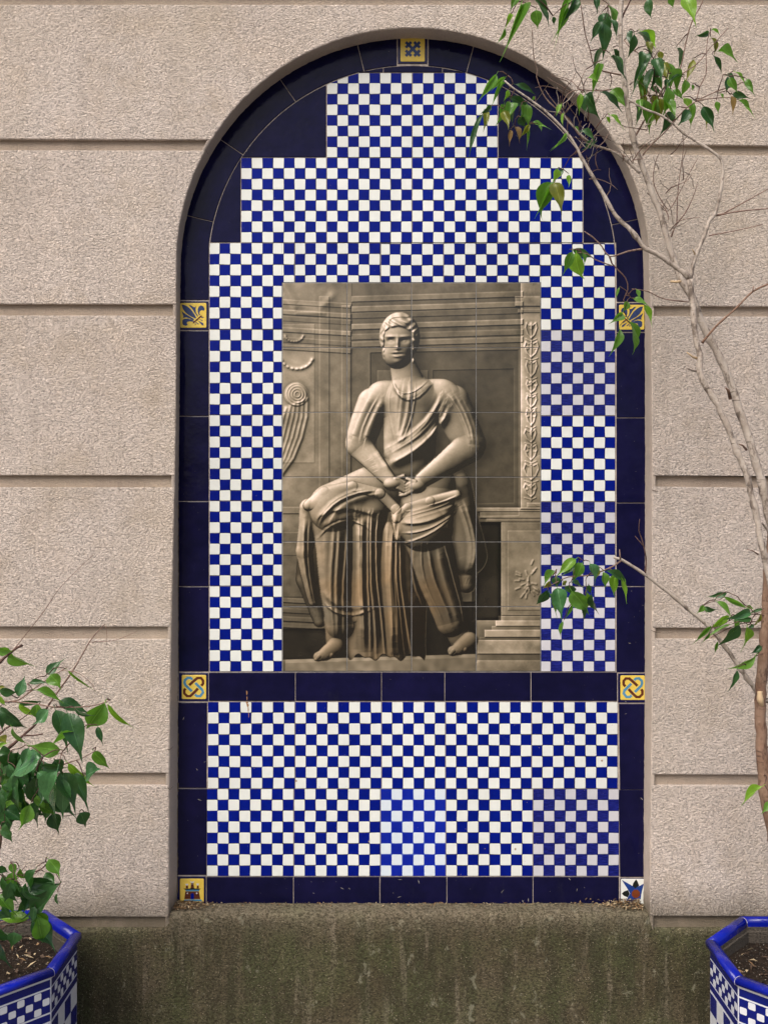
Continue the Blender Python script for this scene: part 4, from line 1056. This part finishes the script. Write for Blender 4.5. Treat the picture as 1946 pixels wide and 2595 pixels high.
branches = [
 ([(1748, 709), (1727, 688), (1661, 642), (1635, 630), (1600, 586), (1559, 546), (1533, 500), (1503, 449), (1475, 403), (1457, 367), (1431, 331), (1386, 286), (1340, 250), (1294, 219), (1278, 204)], 14, 3.5, 'bark_grey', (1.82, 1.80)),
 ([(1748, 709), (1755, 673), (1763, 648), (1786, 592), (1796, 561), (1811, 543), (1824, 490), (1830, 449), (1825, 403), (1778, 367), (1737, 342), (1707, 316), (1676, 293), (1630, 275), (1590, 250)], 11, 4.5, 'bark_grey', (1.82, 1.80)),
 ([(1620, 439), (1590, 408), (1574, 395), (1544, 380), (1503, 367), (1477, 347), (1457, 326), (1431, 296), (1426, 265)], 8, 3, 'bark_grey', (1.89, 1.86)),
 ([(1489, 364), (1465, 339), (1444, 308), (1421, 285), (1392, 260), (1373, 233), (1359, 194), (1361, 177), (1352, 143), (1348, 76)], 4, 2, 'twig', (1.87, 1.85)),
 ([(1607, 349), (1614, 336), (1637, 296), (1663, 253), (1680, 224), (1716, 188), (1729, 148), (1736, 112), (1752, 56), (1778, 7), (1790, -40)], 4.5, 2.5, 'twig', (1.90, 1.88)),
 ([(1627, 395), (1644, 372), (1686, 332), (1729, 283), (1762, 257), (1818, 230), (1861, 217), (1890, 204)], 4, 2, 'twig', (1.90, 1.86)),
 ([(1762, 257), (1765, 250), (1772, 220), (1788, 188), (1788, 148), (1792, 99), (1798, 82)], 3, 1.8, 'twig', (1.87, 1.86)),
 ([(1670, 244), (1690, 211), (1732, 184), (1769, 158), (1795, 125), (1828, 89), (1844, 71)], 3.5, 1.6, 'twig', (1.86, 1.86)),
 ([(1762, 256), (1795, 250), (1844, 247), (1871, 253)], 3, 1.6, 'twig', (1.87, 1.85)),
 ([(1573, 49), (1584, 26), (1597, 0), (1610, -40)], 5, 3, 'twig_dark', (1.9, 1.9)),
 ([(1571, 36), (1545, 13), (1536, -20)], 4, 3, 'bark_grey', (1.9, 1.9)),
 ([(1581, 102), (1597, 122), (1617, 135), (1630, 165), (1644, 194), (1663, 237), (1680, 276), (1700, 310)], 3, 2, 'twig', (1.9, 1.85)),
 ([(1578, 191), (1545, 184), (1522, 178), (1502, 158), (1495, 128), (1482, 86), (1476, 43), (1467, -10)], 4, 2.5, 'twig', (1.90, 1.86)),
 ([(1594, 214), (1624, 191), (1644, 155), (1655, 132)], 4, 2, 'bark_grey', (1.9, 1.88)),
 ([(1548, 227), (1509, 230), (1466, 227), (1439, 237), (1424, 262)], 3, 2, 'twig', (1.87, 1.85)),
 ([(1635, 630), (1590, 637), (1544, 650), (1525, 625), (1500, 600), (1480, 586)], 5, 2, 'twig', (1.82, 1.80)),
 ([(1544, 650), (1550, 668), (1584, 704), (1590, 734), (1579, 760), (1590, 775)], 4, 2, 'twig_dark', (1.82, 1.81)),
 ([(1549, 673), (1508, 658), (1487, 643), (1462, 640)], 3.5, 2, 'twig', (1.82, 1.80)),
 ([(1745, 765), (1680, 757), (1640, 738), (1600, 732)], 3.5, 1.6, 'twig', (1.86, 1.84)),
 ([(1778, 869), (1814, 826), (1865, 780), (1906, 739), (1950, 718)], 6, 4, 'bark_brown', (1.82, 1.80)),
 ([(1906, 739), (1909, 725)], 4, 3, 'twig', (1.80, 1.80)),
 ([(1811, 546), (1829, 543), (1875, 535), (1955, 528)], 5, 3, 'twig', (1.82, 1.80)),
 ([(1834, 540), (1880, 515), (1950, 476)], 3.5, 2, 'twig', (1.82, 1.80)),
 ([(1796, 597), (1865, 584), (1931, 569)], 3, 1.6, 'twig', (1.82, 1.80)),
 ([(1768, 908), (1755, 905), (1740, 893)], 7, 3, 'cut_wood', (1.82, 1.80)),
 ([(1770, 940), (1752, 938), (1738, 932)], 7, 3, 'bark_grey', (1.82, 1.80)),
 ([(1728, 712), (1712, 714), (1698, 713)], 6, 4, 'cut_wood', (1.88, 1.88)),
 ([(1763, 650), (1757, 637), (1753, 632)], 5, 2, 'cut_wood', (1.82, 1.80)),
 ([(1850, 1010), (1844, 990), (1838, 983)], 10, 4, 'bark_brown', (1.87, 1.85)),
 ([(1890, 1140), (1880, 1128), (1872, 1126)], 6, 2.5, 'bark_brown', (1.87, 1.85)),
 ([(1920, 1330), (1930, 1326), (1944, 1345), (1952, 1360)], 5, 6, 'bark_grey', (1.82, 1.85)),
 ([(1920, 1405), (1905, 1395), (1892, 1392)], 3.5, 1.6, 'twig', (1.81, 1.80)),
 ([(1980, 1790), (1950, 1778), (1925, 1765), (1905, 1735), (1891, 1718), (1866, 1681), (1834, 1636), (1809, 1604), (1781, 1575), (1752, 1551), (1728, 1531), (1699, 1506), (1663, 1478), (1630, 1453), (1602, 1435), (1571, 1417), (1555, 1413)], 14, 6.5, 'bark_grey', (1.90, 1.84)),
 ([(1571, 1417), (1569, 1392)], 4, 1.6, 'twig', (1.84, 1.84)),
 ([(1634, 1452), (1636, 1413), (1626, 1368), (1618, 1345), (1620, 1315)], 4, 1.5, 'twig_dark', (1.85, 1.84)),
 ([(1630, 1384), (1608, 1358)], 3, 1.3, 'twig_dark', (1.84, 1.84)),
 ([(1573, 1421), (1557, 1432), (1533, 1444), (1490, 1458), (1440, 1462), (1405, 1478), (1380, 1490)], 4.5, 2, 'twig', (1.84, 1.80)),
 ([(1945, 1560), (1900, 1556), (1860, 1566), (1820, 1588), (1795, 1590)], 3, 1.6, 'twig_dark', (1.84, 1.80)),
 ([(1942, 1572), (1890, 1578), (1850, 1590), (1800, 1616)], 3, 1.6, 'twig_dark', (1.84, 1.80)),
 ([(1781, 1536), (1792, 1528), (1822, 1520), (1835, 1511)], 2.6, 1.5, 'twig_dark', (1.86, 1.80)),
 ([(1935, 1655), (1912, 1664), (1890, 1685)], 3, 1.6, 'twig_dark', (1.84, 1.80)),
 ([(1926, 1905), (1940, 1895), (1975, 1880)], 5, 4, 'bark_brown', (1.88, 1.92)),
 ([(1693, 556), (1685, 530), (1640, 490), (1655, 500), (1690, 535), (1725, 480), (1745, 440), (1768, 400)], 3, 1.6, 'twig', (1.9, 1.94)),
 ([(1700, 600), (1712, 570), (1735, 540), (1755, 500), (1766, 465)], 4, 1.8, 'twig', (1.93, 1.95)),
 ([(1714, 570), (1716, 500), (1722, 440), (1730, 380), (1728, 330)], 3, 1.6, 'twig', (1.94, 1.95)),
 ([(1690, 530), (1670, 500), (1655, 460), (1658, 420), (1668, 390)], 3, 1.6, 'twig', (1.93, 1.93)),
]
for b in branches: br('branch' if b[1] > 5.5 else 'twig', b[0], b[1], b[2], b[3], b[4], step=.010, sides=6 if b[1] < 6 else 8)
# the tangle of bare twigs in front of the arch
rt = random.Random(5)
TW = [(1431, 296), (1457, 326), (1477, 347), (1503, 367), (1500, 440), (1533, 497), (1439, 237), (1475, 400), (1465, 227), (1590, 410), (1509, 230), (1421, 285), (1490, 300), (1640, 320), (1700, 250), (1670, 260)]
TR = [(1693, 556), (1712, 520), (1733, 470), (1686, 470), (1668, 540), (1745, 440), (1716, 400), (1705, 590), (1760, 480), (1690, 500), (1655, 430)]
for k in range(74):
    sx_, sy_ = rt.choice(TW) if k < 62 else TR[k % 11]
    sx_ += rt.uniform(-16, 16); sy_ += rt.uniform(-14, 14)
    a = rt.uniform(.3, 2.9); L = rt.uniform(30, 95); pts = [(sx_ + rt.uniform(-4, 4), sy_)]; x, y = pts[0]
    for i in range(4):
        a += rt.uniform(-.45, .45); x += math.cos(a) * L / 4; y -= math.sin(a) * L / 4; pts.append((x, y))
    br('twig', pts, 2.6, 1.2, rt.choice(['twig', 'twig', 'twig_dark', 'bark_grey']), ((1.85 if sy_ < 450 else 1.92) + rt.uniform(-.02, .04), 1.85 + rt.uniform(-.04, .05)), step=.012, sides=5)
bs = []
A_rows = [(190, -10, 115, 140, 60, 'd'), (118, 55, 25, 290, 40, 'g'), (330, -10, 360, 60, 35, 'g'), (385, 165, 285, 300, 62, 'd'), (390, 180, 410, 415, 88, 'd'), (385, 105, 430, 240, 80, 'd'), (440, 150, 500, 300, 60, 'd'), (430, 50, 465, 230, 52, 'g'),
 (470, 375, 520, 490, 45, 'd'), (450, 435, 545, 650, 48, 'd'), (380, 400, 300, 520, 36, 'd'), (370, 490, 300, 720, 58, 'g'), (275, 600, 355, 612, 28, 'b'), (255, 725, 340, 900, 92, 'd'), (215, 720, 210, 845, 42, 'b'), (370, 710, 530, 840, 70, 'd'), (455, 690, 560, 830, 68, 'g'),
 (440, 885, 545, 980, 42, 'b'), (410, 900, 450, 940, 30, 'b'), (165, 975, 215, 1015, 34, 'g'), (215, 1010, 330, 1045, 40, 'd'), (330, 1095, 235, 1170, 45, 'd'), (100, 1030, 0, 1140, 32, 'g'), (60, 800, 20, 870, 28, 'b'),
 (595, 235, 585, 330, 40, 'd'), (625, 260, 615, 420, 48, 'd'), (680, 240, 815, 335, 72, 'b'), (660, 255, 765, 400, 45, 'd'), (735, 320, 745, 430, 48, 'y'), (820, 395, 830, 475, 36, 'y'), (810, 480, 915, 540, 34, 'd'), (690, 395, 650, 540, 55, 'd'), (690, 500, 625, 690, 58, 'd'), (740, 410, 690, 520, 48, 'd'),
 (690, 640, 680, 820, 60, 'y'), (760, 500, 830, 600, 46, 'g'), (790, 600, 850, 690, 56, 'g'), (745, 680, 830, 750, 52, 'd'), (1000, 580, 885, 615, 34, 'd'), (1085, 460, 1050, 580, 46, 'y'), (1010, 610, 1020, 730, 52, 'g'), (920, 690, 1000, 735, 40, 'g'), (1075, 650, 1080, 695, 26, 'g'), (885, 665, 900, 850, 76, 'g'),
 (700, 760, 770, 970, 72, 'g'), (800, 760, 780, 940, 78, 'g'), (640, 815, 675, 940, 46, 'd'), (920, 860, 825, 1030, 72, 'd'), (1010, 755, 1080, 840, 74, 'b'), (1050, 850, 975, 950, 66, 'd'), (1085, 790, 1060, 950, 48, 'g'), (1155, 820, 1235, 1000, 56, 'd'), (1165, 830, 1190, 980, 38, 'y'), (1260, 780, 1275, 860, 36, 'g'),
 (1220, 230, 1285, 240, 34, 'g'), (1200, 255, 1125, 275, 30, 'd'), (1220, 290, 1275, 390, 42, 'y'), (1270, 395, 1420, 425, 42, 'g'), (1235, 430, 1315, 530, 34, 'd'), (1320, 580, 1415, 600, 30, 'd'), (1345, 590, 1350, 690, 42, 'd'), (1360, 600, 1410, 690, 42, 'g'), (1400, 555, 1500, 620, 42, 'b'), (1490, 610, 1535, 710, 32, 'g'),
 (1385, 720, 1500, 750, 36, 'd'), (1430, 770, 1555, 900, 52, 'g'), (1370, 740, 1405, 850, 32, 'o'), (1285, 720, 1310, 770, 24, 'g'), (735, -10, 745, 110, 56, 'd'), (1010, -20, 1095, 150, 96, 'b'), (900, -20, 925, 50, 40, 'g')]
ra = random.Random(3)
for k in range(16):
    x, y = ra.uniform(620, 960), ra.uniform(330, 800); a = ra.uniform(-.5, .6); L = ra.uniform(100, 190)
    A_rows.append((x, y, x + L * math.sin(a), y + L * math.cos(a), L * ra.uniform(.3, .42), ra.choice('ggddby')))
leaves(tree, 1400, 0, 3.038, A_rows, 1.86, .05, bs)
# sprays hanging into the frame at the top, left of the stems
leaves(tree, 1000, 0, 2.37, [(745, -30, 705, 45, 40, 'g'), (755, 30, 690, 270, 34, 'g'), (700, 85, 668, 160, 26, 'b'), (660, 170, 630, 260, 24, 'g'), (850, 60, 850, 160, 58, 'g'), (830, -10, 950, 110, 60, 'd'), (950, 100, 958, 150, 20, 'd'), (1060, 0, 960, 220, 42, 'g'), (1090, -10, 1035, 100, 40, 'd'), (1200, -20, 1225, 50, 30, 'd')], 1.84, .03, bs)
B_rows = [(400, 200, 235, 500, 70, 'g'), (525, 230, 340, 400, 56, 'g'), (510, 310, 320, 590, 52, 'g'), (650, 330, 900, 400, 62, 'd'), (560, 410, 500, 540, 55, 'b'), (570, 500, 830, 600, 92, 'd'), (500, 590, 400, 860, 120, 'g'), (580, 570, 580, 760, 130, 'g'), (680, 560, 570, 830, 80, 'd'), (740, 590, 760, 780, 110, 'g'), (800, 590, 820, 860, 110, 'g'), (500, 680, 570, 920, 88, 'y'),
 (330, 620, 230, 700, 56, 'd'), (285, 690, 230, 910, 68, 'y'), (220, 720, 25, 1180, 84, 'd'), (700, 760, 780, 900, 78, 'd'), (840, 860, 740, 1000, 56, 'y'), (820, 900, 800, 1150, 36, 'g'), (860, 850, 1110, 875, 92, 'g'), (970, 870, 990, 940, 34, 'g'), (590, 930, 585, 1090, 50, 'o'), (650, 890, 725, 1030, 88, 'o'), (1320, 980, 1145, 1180, 48, 'g'), (1250, 590, 1180, 715, 56, 'b'), (905, 490, 870, 540, 28, 'g'),
 (1210, 1440, 1150, 1610, 88, 'b'), (1275, 1445, 1200, 1560, 56, 'd'), (1150, 1620, 930, 1950, 92, 'g'), (1140, 1680, 980, 1985, 105, 'g'), (1165, 1620, 1240, 1990, 140, 'y'), (1350, 1520, 1355, 1675, 48, 'b'), (1290, 710, 1260, 840, 40, 'b')]
leaves(tree, 1180, 150, 5.184, B_rows, 1.82, .025, bs)
leaves(tree, 1300, 560, 2.568, [(385, 200, 325, 340, 52, 'g'), (385, 190, 530, 235, 42, 'd'), (410, 205, 432, 360, 66, 'b'), (450, 205, 478, 265, 24, 'g'), (800, 445, 830, 490, 28, 'g'), (740, 520, 705, 590, 42, 'g'), (780, 505, 875, 530, 42, 'g'), (850, 545, 892, 685, 40, 'b'), (710, 600, 645, 662, 38, 'g'), (690, 700, 668, 855, 34, 'g'), (755, 655, 830, 832, 62, 'g'), (690, 432, 668, 490, 18, 'g')], 1.80, .02, bs)
bs2 = []
leaves(tree, 1340, 1380, 5.184, [(610, 190, 365, 380, 108, 'b'), (640, 240, 460, 400, 56, 'd'), (640, 250, 560, 480, 98, 'g'), (700, 240, 590, 450, 108, 'g'), (800, 250, 870, 520, 150, 'p'), (900, 310, 870, 450, 66, 'y'), (970, 360, 1035, 545, 88, 'g'), (1010, 345, 1330, 455, 84, 'd'), (1145, 390, 1100, 625, 86, 'b'), (1170, 395, 1290, 728, 70, 'b'), (340, 345, 160, 525, 108, 'g'), (350, 420, 370, 545, 110, 'd'),
 (275, 475, 200, 595, 76, 'y'), (450, 480, 490, 525, 70, 'y'), (570, 500, 745, 585, 88, 'd'), (530, 530, 545, 660, 105, 'd'), (235, 595, 150, 800, 108, 'd'), (265, 640, 320, 945, 88, 'g'), (370, 570, 430, 945, 175, 'p'), (560, 610, 760, 905, 150, 'g'), (755, 620, 770, 885, 90, 'b'), (820, 650, 880, 935, 80, 'd'), (785, 530, 795, 645, 56, 'd'), (570, 770, 500, 965, 32, 'g'), (450, 1010, 388, 1190, 54, 'g'), (690, 800, 745, 985, 70, 'd')], 1.80, .03, bs2)
leaves(tree, 1700, 1450, 6.321, [(890, 335, 600, 405, 72, 'd'), (840, 390, 1270, 610, 68, 'g'), (1200, 540, 1335, 605, 50, 'g'), (515, 525, 395, 650, 80, 'g'), (490, 570, 580, 632, 38, 'g'), (545, 550, 745, 628, 78, 'd'), (730, 470, 980, 670, 108, 'g'), (1265, 645, 900, 730, 108, 'p'), (930, 700, 590, 905, 90, 'b'), (640, 860, 360, 1140, 60, 'g'), (940, 840, 600, 985, 56, 'g'), (610, 955, 462, 1135, 40, 'g'), (1040, 740, 990, 955, 90, 'g'), (1280, 730, 1060, 795, 56, 'd'), (1090, 840, 830, 1200, 160, 'd'), (1210, 880, 1140, 1250, 185, 'b'), (1320, 850, 1225, 885, 56, 'd'),
 (1460, 590, 1265, 655, 48, 'd'), (1430, 660, 1345, 885, 56, 'y'), (745, 1105, 690, 1315, 44, 'g'), (1440, 1185, 1260, 1305, 84, 'd'), (1350, 1330, 1010, 1610, 78, 'g'), (1050, 1560, 985, 1890, 80, 'd'), (2900, 400, 3200, 700, 120, 'g')][:-1], 1.79, .02, bs2)
leaves(tree, 1500, 1250, 2.458, [(1055, 1828, 915, 1925, 44, 'b'), (1110, 1925, 1058, 1988, 40, 'g')], 1.79, .01, bs2)
connect(tree, bs + bs2, wood[::3], 'twig_dark')

# ---- bushy shrub, left --------------------------------------------------
shrub = thing('fig_shrub', 'bushy dark green fig shrub growing from the planter at the lower left', 'shrub', (LPX, LPD - CAM_D, .56))
wl = []
def F1(pts, ox=0, oy=1600, s=4.023): return [(ox + x / s, oy + y / s) for x, y in pts]
LB_ = [
 (F1([(-80, 2900), (-60, 2500), (0, 2150), (30, 1980), (60, 1860), (90, 1740), (60, 1600), (20, 1450), (0, 1270)]), 13, 9, 'bark_brown', (1.90, 1.84), 'trunk'),
 (F1([(-60, 1340), (0, 1270), (150, 1140), (250, 1050), (380, 930), (520, 720)]), 9, 5, 'twig_dark', (1.85, 1.84), 'branch'),
 (F1([(520, 720), (590, 620), (740, 410), (840, 240), (920, 100), (1010, -10), (1070, -70)]), 4.5, 2, 'twig', (1.84, 1.86), 'branch'),
 (F1([(925, 110), (1000, 105), (1180, 90), (1330, 30), (1400, 0)]), 2, 1, 'twig', (1.86, 1.86), 'twig'),
 (F1([(1080, -60), (1095, 50), (1090, 140)]), 1.8, 1, 'twig', (1.86, 1.86), 'twig'),
 (F1([(-60, 370), (0, 315), (90, 235), (180, 165), (232, 140)]), 7, 5.5, 'twig_dark', (1.84, 1.84), 'branch'),
 (F1([(140, 190), (180, 140), (300, -10), (470, -230), (620, -450), (950, -780)]), 3, 1, 'twig', (1.84, 1.86), 'twig'),
 (F1([(-20, 1050), (150, 940), (280, 850), (420, 720)]), 3.5, 2, 'twig_dark', (1.86, 1.86), 'twig'),
 (F1([(40, 715), (190, 700), (330, 600), (460, 505), (560, 440), (690, 365)]), 4, 2, 'twig', (1.84, 1.84), 'twig'),
 (F1([(-40, 715), (120, 715), (380, 740), (500, 765), (650, 775), (900, 765), (1070, 725), (1130, 698)]), 4.5, 2, 'twig', (1.84, 1.82), 'twig'),
 (F1([(430, 1400), (560, 1380), (700, 1340), (850, 1290), (900, 1260), (970, 1222)]), 3.5, 2, 'twig', (1.80, 1.80), 'twig'),
 (F1([(640, 400), (760, 410), (860, 460), (960, 560), (970, 610)]), 2, 1.2, 'twig', (1.84, 1.82), 'twig'),
 (F1([(80, 1875), (300, 1855), (450, 1832)]), 3, 1.8, 'twig_dark', (1.85, 1.85), 'twig'),
 (F1([(-20, 2130), (110, 1950), (250, 1880), (380, 1800)]), 4, 2.5, 'twig_dark', (1.86, 1.86), 'branch'),
 (F1([(240, 1062), (330, 1062), (440, 1045)]), 5, 3.5, 'twig_dark', (1.84, 1.84), 'twig'),
 (F1([(420, 1280), (560, 1260), (720, 1215)]), 2.5, 1.2, 'twig_dark', (1.86, 1.86), 'twig'),
 (F1([(650, 1885), (800, 1860), (905, 1825)]), 2, 1, 'twig_dark', (1.86, 1.86), 'twig'),
 (F1([(-60, 480), (0, 450), (150, 400), (330, 350), (380, 310), (410, 280)], 0, 2100, 3.318), 6, 2.5, 'twig_dark', (1.84, 1.80), 'branch'),
 (F1([(160, 390), (220, 310)], 0, 2100, 3.318), 2, 1, 'twig_dark', (1.82, 1.82), 'twig'),
 (F1([(250, 760), (200, 780), (120, 810), (-20, 820)], 0, 2100, 3.318), 2, 2, 'twig_dark', (1.80, 1.84), 'twig'),
 (F1([(-60, 900), (20, 780), (160, 790), (270, 760), (330, 660)], 0, 2100, 3.318), 3, 2, 'twig', (1.86, 1.80), 'twig'),
]
for pts, w0, w1, m, dp, nm in LB_: br(nm, pts, w0, w1, m, dp, shrub, .010, 8 if w0 > 5 else 6, .12, wl)
bl = []
Lrows = [(-15, 175, 110, 215, 70, 'g'), (105, 220, 300, 370, 118, 'g'), (480, 440, 640, 285, 88, 'd'), (520, 440, 605, 580, 125, 'g'), (700, 400, 965, 612, 26, 'b'), (190, 660, 235, 485, 96, 'p'), (300, 530, 450, 495, 40, 'd'), (370, 600, 625, 662, 46, 'g'), (0, 600, 148, 632, 84, 'd'), (-10, 575, 75, 570, 30, 'y'), (600, 715, 890, 800, 98, 'd'), (200, 730, 415, 730, 46, 'd'), (200, 740, 365, 882, 58, 'b'), (500, 800, 370, 940, 110, 'p'), (380, 740, 400, 900, 90, 'g'),
 (1070, 730, 915, 1025, 150, 'g'), (1100, 740, 1335, 990, 58, 'b'), (770, 780, 935, 890, 42, 'd'), (690, 830, 835, 1255, 165, 'd'), (570, 800, 700, 1185, 130, 'd'), (1000, 970, 1040, 1150, 56, 'd'), (10, 770, 215, 1005, 140, 'd'), (-10, 800, 40, 980, 80, 'd'), (0, 660, 42, 760, 60, 'b'), (130, 980, 250, 1175, 46, 'g'), (780, 1022, 490, 1130, 74, 'g'), (620, 1205, 290, 1190, 125, 'g'), (960, 1222, 1085, 1400, 108, 'g'), (-10, 1250, 200, 1300, 120, 'd'),
 (410, 1290, 80, 1440, 200, 'p'), (410, 1310, 385, 1490, 140, 'd'), (-20, 1400, 70, 1580, 150, 'd'), (170, 1450, 120, 1820, 200, 'd'), (430, 1370, 660, 1400, 100, 'd'), (880, 1480, 1045, 1420, 160, 'p'), (700, 1345, 925, 1600, 84, 'b'), (590, 1420, 480, 1890, 225, 'p'), (620, 1440, 760, 1830, 160, 'd'), (650, 1500, 620, 1900, 160, 'p'), (740, 1430, 905, 1795, 105, 'd'), (530, 1860, 600, 2050, 120, 'd'), (240, 1700, 415, 1905, 76, 'd'), (820, 1850, 880, 1990, 110, 'd'), (380, 1480, 420, 1800, 90, 'd'), (-20, 1650, 20, 1900, 90, 'd'),
 (60, 1960, 110, 2130, 66, 'd'), (-10, 1080, 60, 1150, 70, 'y'), (-20, 1190, 110, 1140, 44, 'b'), (300, 1380, 270, 1560, 120, 'd'), (100, 1250, 40, 1390, 110, 'd'), (560, 1310, 640, 1450, 110, 'd'), (270, 1560, 330, 1700, 90, 'd'), (440, 1560, 400, 1700, 100, 'd')]
rl = random.Random(9)
for k in range(48):
    x, y = rl.uniform(-40, 520) ** 1, rl.uniform(1180, 1850)
    if x > 420 and y < 1350: continue
    a = rl.uniform(-.5, 1.1); L = rl.uniform(170, 300); Lrows.append((x, y, x + L * math.sin(a), y + L * math.cos(a), L * rl.uniform(.38, .52), rl.choice('dddgp')))
leaves(shrub, 0, 1600, 4.023, Lrows, 1.80, .06, bl, .8, 1.16)
Grows = [(-10, 320, 62, 375, 70, 'd'), (95, 290, 130, 385, 48, 'g'), (410, 258, 500, 395, 92, 'g'), (385, 370, 470, 470, 74, 'd'), (240, 420, 440, 500, 110, 'd'), (490, 480, 275, 735, 125, 'd'), (130, 450, 190, 620, 120, 'd'), (250, 480, 200, 690, 110, 'd'), (60, 460, 150, 645, 60, 'd'), (-10, 560, 125, 680, 86, 'g'), (250, 752, 0, 742, 86, 'b'), (300, 703, 412, 835, 88, 'g'), (270, 780, 440, 1010, 120, 'd'), (485, 545, 485, 660, 34, 'd'), (-20, 830, 155, 940, 120, 'd'), (-10, 890, 30, 1180, 140, 'd'), (20, -10, 90, 100, 60, 'd'), (120, 870, 90, 1000, 90, 'd'), (-20, 700, 60, 760, 60, 'd')]
for k in range(16):
    x, y = rl.uniform(-40, 330), rl.uniform(330, 760); a = rl.uniform(-.7, 1.0); L = rl.uniform(130, 230)
    Grows.append((x, y, x + L * math.sin(a), y + L * math.cos(a), L * rl.uniform(.36, .5), rl.choice('dddg')))
leaves(shrub, 0, 2100, 3.318, Grows, 1.78, .03, bl, .7, 1.16)
connect(shrub, bl, wl[::3], 'twig_dark')
